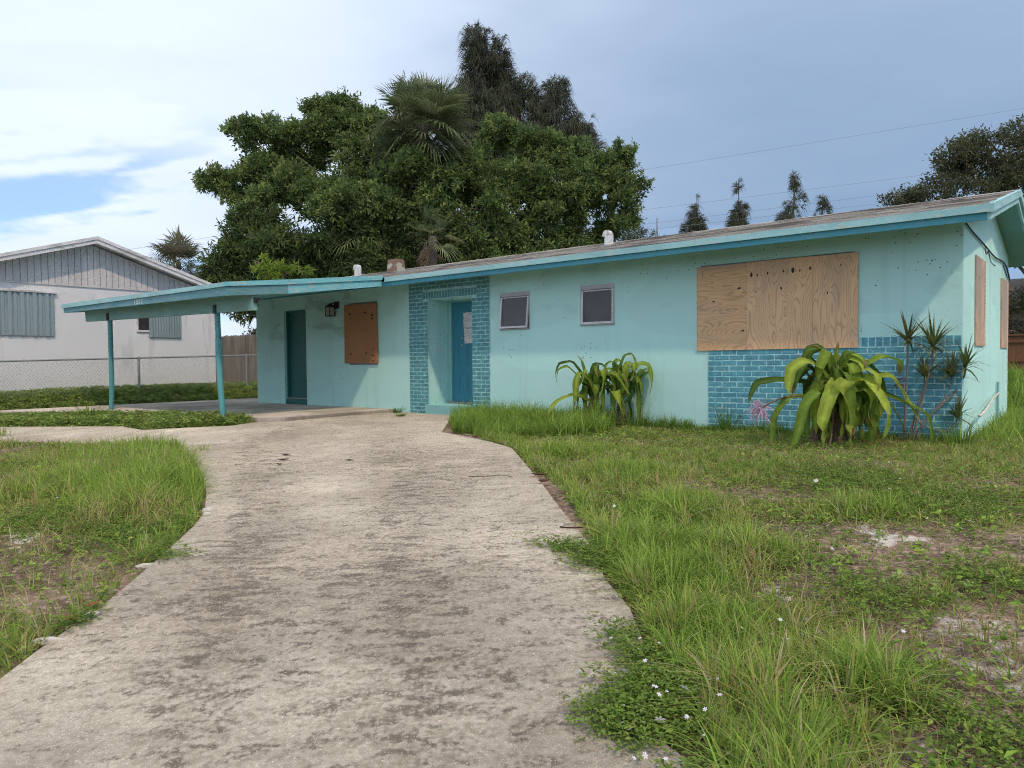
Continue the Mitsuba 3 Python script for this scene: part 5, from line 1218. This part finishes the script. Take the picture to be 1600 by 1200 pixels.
# ------------------------------------------------------------------ small things
def weed(key, x, y, h, n, seed, label, cols=LUSH, w=.006, z=None, leanm=.7):
    rng = np.random.default_rng(seed)
    q = np.c_[rng.normal(x, .03 + h * .12, n), rng.normal(y, .03 + h * .12, n)]
    az = np.arctan2(q[:, 1] - y, q[:, 0] - x)
    v, f, c = blades(q, h * rng.uniform(.5, 1.15, n), w * rng.uniform(.7, 1.3, n), np.clip(rng.normal(leanm, .3, n), .05, 1.5), az, pal(cols, n, rng), rng, z0=(zg(q[:, 0], q[:, 1]) + .02 if z is None else np.full(n, z)))
    k = thing(key, label, 'plant'); scene[k] = mikit.ply((v, f), 'leaf_thin', color=c)
weed('weed', -15.0, 5.75, .42, 80, 1, 'tall spiky green weed right of the left carport post', DK + LUSH, .03, leanm=.8)
weed('weed', -16.6, 5.3, .24, 50, 2, 'spiky grass tuft left of the left carport post', DK + LUSH, .02)
weed('weed', -14.0, 4.0, .26, 40, 3, 'thin weed standing in the left branch of the driveway', LUSH + DRYG, .010, leanm=.35)
weed('weed', -11.3, 9.1, .10, 90, 4, 'low weed in the crack left of the entry before the boarded window', LUSH, .010)
weed('weed', -11.2, 7.45, .09, 90, 5, 'low yellow weed on the apron by the right carport post', LUSH + DRYG, .012)
weed('weed', -10.72, 9.6, .16, 50, 6, 'small weed at the foot of the brick door surround', DK, .018)
weed('weed', -9.9, 9.0, .10, 80, 7, 'flat weed before the front step', DK, .012)
weed('weed', -8.9, 4.72, .13, 40, 8, 'thin grass sprig at the corner of the left lawn', LUSH, .006, leanm=.5)
weed('weed', -4.05, 9.55, .42, 70, 9, 'grass tuft at the left end of the brick skirt', DK, .010, leanm=.35)
weed('weed', -5.35, 9.5, .5, 46, 10, 'tall thin grass stalks right of the smaller lily', DK + LUSH, .007, leanm=.25)
weed('weed', -1.25, 9.35, .40, 60, 11, 'grass tuft at the house corner under the dracaena', DK + LUSH, .009, leanm=.4)
weed('weed', -11.75, 6.5, .24, 40, 12, 'reddish dry weed at the foot of the right carport post', [(.22, .12, .07), (.16, .14, .05)], .010, leanm=.5)
weed('weed', -.35, 13.2, .75, 60, 13, 'tall arching grass clump beside the gable wall', LUSH, .016, leanm=.7)

# white star flowers over the right lawn
def flower_mesh():
    V, F, o = [], [], 0
    for i in range(6):
        a = i * math.pi / 3; d = np.array([math.cos(a), math.sin(a), .25]); s = np.array([-math.sin(a), math.cos(a), 0])
        V.append(np.array([[0, 0, 0], d * .55 + s * .24, d * 1.0 + [0, 0, -.15], d * .55 - s * .24])); F.append(np.array([[0, 1, 2], [0, 2, 3]]) + o); o += 4
    return np.vstack(V), np.vstack(F)
fm = flower_mesh()
P('petal', (.72, .68, .76), .7, .2)
fl = mikit.ply(fm, 'petal')
FL = [(-1.2, 3.02), (-1.09, 3.05), (-.97, 3.13), (-1.31, 2.42), (-1.43, 2.54), (-1.21, 2.34), (-1.01, 2.68), (-.89, 2.52), (-1.02, 2.36), (-1.0, 2.2), (-.96, 2.09), (-1.04, 2.15), (-1.07, 1.93), (-.98, 1.97), (-1.22, 2.05), (-1.41, 2.32), (-1.49, 2.65), (-1.17, 2.21), (-1.18, 2.03), (-1.59, 2.59), (-1.15, 2.23), (-.79, 2.83), (-.91, 2.46), (-1.07, 2.46), (-1.48, 7.02), (-1.75, 5.62), (-1.24, 5.89), (-2.38, 4.41), (-2.65, 4.37), (-1.51, 4.07), (-1.48, 6.16), (-1.09, 1.9), (-1.0, 1.99), (-.97, 2.12), (-1.05, 2.17), (-1.24, 2.3), (-1.36, 2.46), (-2.9, 5.5), (-2.1, 5.2), (-.9, 5.2), (-.5, 5.6), (-6.7, 3.0), (-6.0, 2.7), (-7.0, 2.4), (-1.3, 2.14), (-1.12, 2.12), (-.62, 3.2), (-.75, 4.0)]
rf = np.random.default_rng(5)
FL += [(rf.normal(cx_, .13), rf.normal(cy_, .13)) for cx_, cy_, m_ in ((-1.2, 2.25, 6), (-1.0, 2.1, 3), (-.95, 2.95, 5), (-1.35, 2.6, 3)) for _ in range(m_)]
FL += [(rf.uniform(-2.0, -.3), rf.uniform(3.2, 7.0)) for _ in range(14)]
FL = [q for q in FL if math.hypot(*q) > 1.9]
for (x, y) in FL:
    k = thing('small_flower', 'tiny white star shaped flower growing in the front yard weeds', 'flower', 'tiny white flowers in the yard')
    on = DRIVE.contains(shapely.Point(x, y))
    z = float(zg(x, y)) + (.08 if on else rf.uniform(.07, .13))
    scene[k] = {**fl, 'to_world': T().translate([x, y, z]).rotate([rf.normal(), rf.normal(), .2], rf.uniform(5, 50)).rotate([0, 0, 1], rf.uniform(0, 60)).scale(rf.uniform(.008, .0115))}

# fallen leaves and stones
P('dead_leaf', (.075, .038, .024), .8, .2)
P('rust_leaf', (.24, .07, .03), .7, .3)
def curled_leaf(L, W, seed):
    rng = np.random.default_rng(seed); t = np.linspace(0, 1, 6)
    w = W * np.sin(np.pi * np.clip(t * .96 + .02, 0, 1)) * .5
    z = .25 * L * (2 * t - 1) ** 2 * .5 + .006
    v = np.stack([np.c_[(t - .5) * L, w, z + w * .5], np.c_[(t - .5) * L, 0 * w, z], np.c_[(t - .5) * L, -w, z + w * .5]], 1).reshape(-1, 3)
    f = []
    for i in range(5):
        for j in range(2): a = i * 3 + j; f += [[a, a + 1, a + 4], [a, a + 4, a + 3]]
    return v, np.array(f)
dl = mikit.ply(curled_leaf(.14, .055, 1), 'dead_leaf', smooth=True)
for i, (x, y, s, a, lab) in enumerate(((-7.43, 4.94, 1.0, 20, 'upper of three dark fallen leaves on the driveway'), (-7.14, 4.72, 1.0, 60, 'middle of three dark fallen leaves on the driveway'), (-6.93, 4.53, .8, 10, 'lower of three dark fallen leaves on the driveway'), (-6.4, 5.05, .7, 40, 'small fallen leaf right of the three dark leaves'), (-6.3, 7.0, .9, 80, 'dark fallen leaf where the lawn meets the driveway by the house'), (-4.2, 5.52, 1.0, 120, 'dark fallen leaf at the right driveway edge'), (-4.0, 5.3, 1.2, 30, 'second dark fallen leaf at the right driveway edge'), (-3.8, 5.1, 1.0, 70, 'third dark fallen leaf at the right driveway edge'))):
    k = thing('fallen_leaf', lab, 'leaf')
    scene[k] = {**dl, 'to_world': T().translate([x, y, float(zg(x, y)) + .032]).rotate([0, 0, 1], a).scale(s)}
for i, (x, y, s, a, lab) in enumerate(((-3.99, 1.42, 1.0, 45, 'rust red fallen leaf at the left driveway edge'), (-.99, 1.89, .5, 10, 'rust red leaf under the white flowers at the right driveway edge'), (-4.12, 1.56, .7, 100, 'second rust red leaf further up the left driveway edge'))):
    k = thing('fallen_leaf', lab, 'leaf')
    scene[k] = {**mikit.ply(curled_leaf(.13, .06, i + 4), 'rust_leaf', smooth=True), 'to_world': T().translate([x, y, float(zg(x, y)) + .034]).rotate([0, 0, 1], a).scale(s)}
def stone(x, y, s, seed, lab, stretch=(1, 1, .6), rot=0):
    m = trimesh.creation.icosphere(2, 1.0); v = np.array(m.vertices)
    v = v * (1 + .5 * (meshkit.noise(v * 1.6 + seed * 7, seed) - .5))[:, None] * np.array(stretch) * s
    k = thing('stone', lab, 'stone')
    scene[k] = {**mikit.ply((v, np.array(m.faces)), 'white_stone', smooth=True), 'to_world': T().translate([x, y, float(zg(x, y)) + .03]).rotate([0, 0, 1], rot)}
stone(-5.62, 3.02, .05, 1, 'pale broken stone at the bend of the left lawn edge')
stone(-5.50, 2.94, .035, 2, 'small pale stone just below the stone at the lawn bend', rot=40)
stone(-4.72, 2.26, .035, 3, 'pale stone midway down the left driveway edge', rot=20)
stone(-3.82, 1.26, .022, 4, 'long pale root like stone at the lower left driveway edge', (3.2, 1, .8), 48)
stone(-4.0, 1.52, .016, 5, 'slim white splinter on the left driveway edge', (2.4, 1, 1), 50)
stone(-4.58, 2.06, .018, 6, 'slim pale stone below the stone midway down the left edge', (3.4, 1, 1), 52)
k = thing('twig', 'thin brown twig on the driveway near the right edge', 'twig')
p = smooth_line([(-2.85, 4.0, 0), (-2.72, 4.05, 0), (-2.60, 4.14, 0), (-2.52, 4.16, 0)], 9); p[:, 2] = zg(p[:, 0], p[:, 1]) + .037
scene[k] = mikit.ply(tube(p, np.linspace(.005, .003, 9), 5), 'dead_leaf', smooth=True)
k = thing('twig', 'longer curved twig higher up the driveway', 'twig')
p = smooth_line([(-4.6, 5.0, 0), (-4.45, 5.05, 0), (-4.38, 5.12, 0), (-4.2, 5.15, 0)], 9); p[:, 2] = zg(p[:, 0], p[:, 1]) + .037
scene[k] = mikit.ply(tube(p, np.linspace(.0035, .002, 9), 5), 'dead_leaf', smooth=True)
